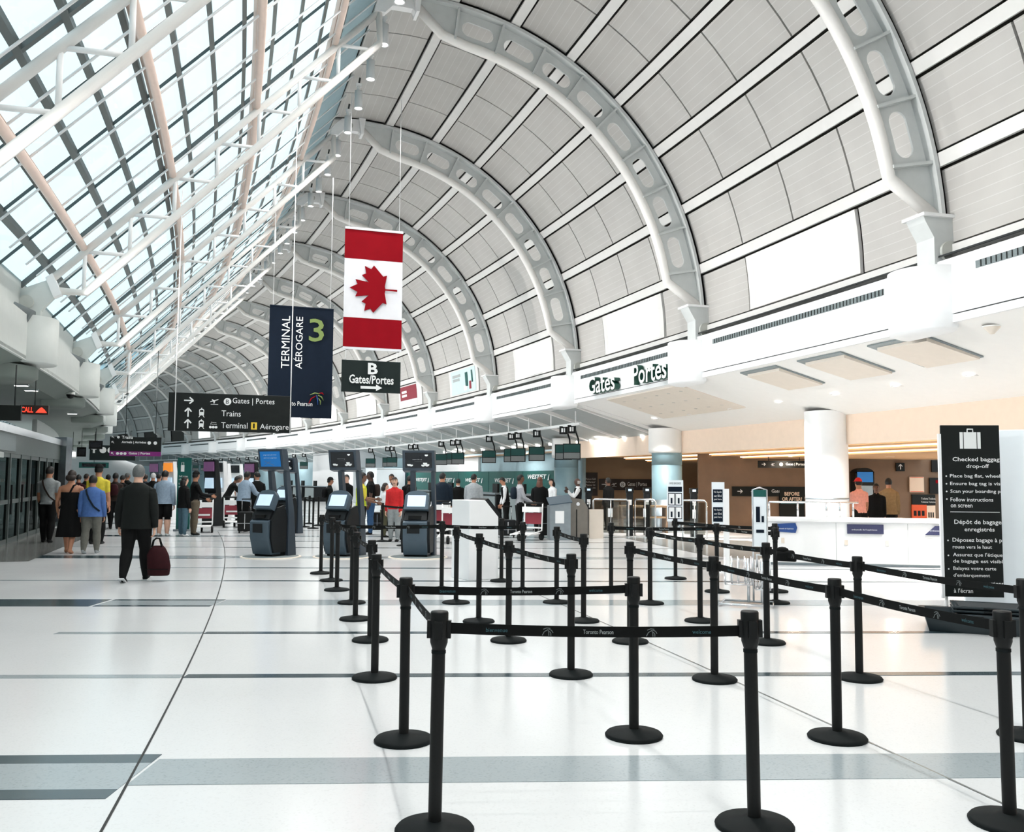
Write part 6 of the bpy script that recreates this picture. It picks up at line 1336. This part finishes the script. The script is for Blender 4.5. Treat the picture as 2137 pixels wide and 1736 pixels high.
person(853, 1105, R_(20), 1.70, 'person in black left of the right kiosk', 'tan', CL['black'], CL['black'], 'black', vox=.025, backpack=CL['black'])
person(922, 1115, R_(-5), 1.78, 'man in a navy jacket right of the right kiosk', 'tan', CL['navy'], CL['black'], 'black', outer=(CL['navy'], .44), build=1.15, headturn=-.5)
person(955, 1101, R_(10), 1.62, 'short man in black with a white collar', 'tan', CL['black'], CL['black'], 'black', collar=CL['white'], build=1.1)
person(987, 1112, R_(-10), 1.76, 'man in a light grey suit jacket behind the white podium', 'tan', CL['suit'], CL['black'], 'black', outer=(CL['suit'], .45), build=1.08, headturn=-.4, lean=.06)
person(1056, 1104, R_(100), 1.68, 'staff member in a black waistcoat and white sleeves', 'tan', CL['white'], CL['black'], 'black', top2=CL['black'], lean=.15, headtilt=.3, vox=.025)
person(1084, 1119, R_(-80), 1.74, 'man in a checked shirt with a navy backpack', 'brown', CL['plaid'], CL['black'], 'black', backpack=CL['navy'], arms={1: (.35, .1, .7), -1: (.35, .1, .7)})
person(1126, 1112, R_(-10), 1.68, 'woman with long brown hair in black at the desk', 'light', CL['black'], CL['black'], 'auburn', longhair=.2, build=1.05, outer=(CL['black'], .42))
person(1155, 1100, R_(120), 1.64, 'woman in a white blouse with dark hair behind the podium', 'light', CL['white'], CL['black'], 'black', longhair=.14, vox=.025, lean=.1)
person(1206, 1107, R_(90), 1.66, 'bald staff member in a white shirt and black waistcoat', 'dark', CL['white'], CL['black'], bald='w', top2=CL['black'], arms={1: (.6, .1, 1.9), -1: (.5, .1, 1.7)}, vox=.025)
person(1270, 1106, R_(40), 1.68, 'guard in black standing behind the glass railing', 'brown', CL['black'], CL['black'], 'black', vox=.025)
# -- right, beyond the white counter --
person(0, 0, R_(15), 1.68, 'person in a pink shirt and red cap beyond the white counter', 'tan', CL['pink'], CL['black'], 'black', cap='red', at=(at_depth(1792, 1000, 22.5).x, 22.5, 0), build=1.1, sleeves='short', vox=.025)
person(0, 0, R_(160), 1.56, 'person in dark clothes between the pink shirt and the tan jacket', 'brown', CL['black'], CL['black'], 'black', at=(at_depth(1828, 1000, 22.8).x, 22.8, 0), vox=.025)
person(0, 0, R_(-20), 1.70, 'person in a tan jacket beyond the white counter', 'tan', CL['tan'], CL['black'], 'black', at=(at_depth(1854, 1000, 23.2).x, 23.2, 0), outer=(CL['tan'], .46), vox=.025)
finish_people()
flush_text()
for me in list(bpy.data.meshes):
    if me.users == 0: bpy.data.meshes.remove(me)
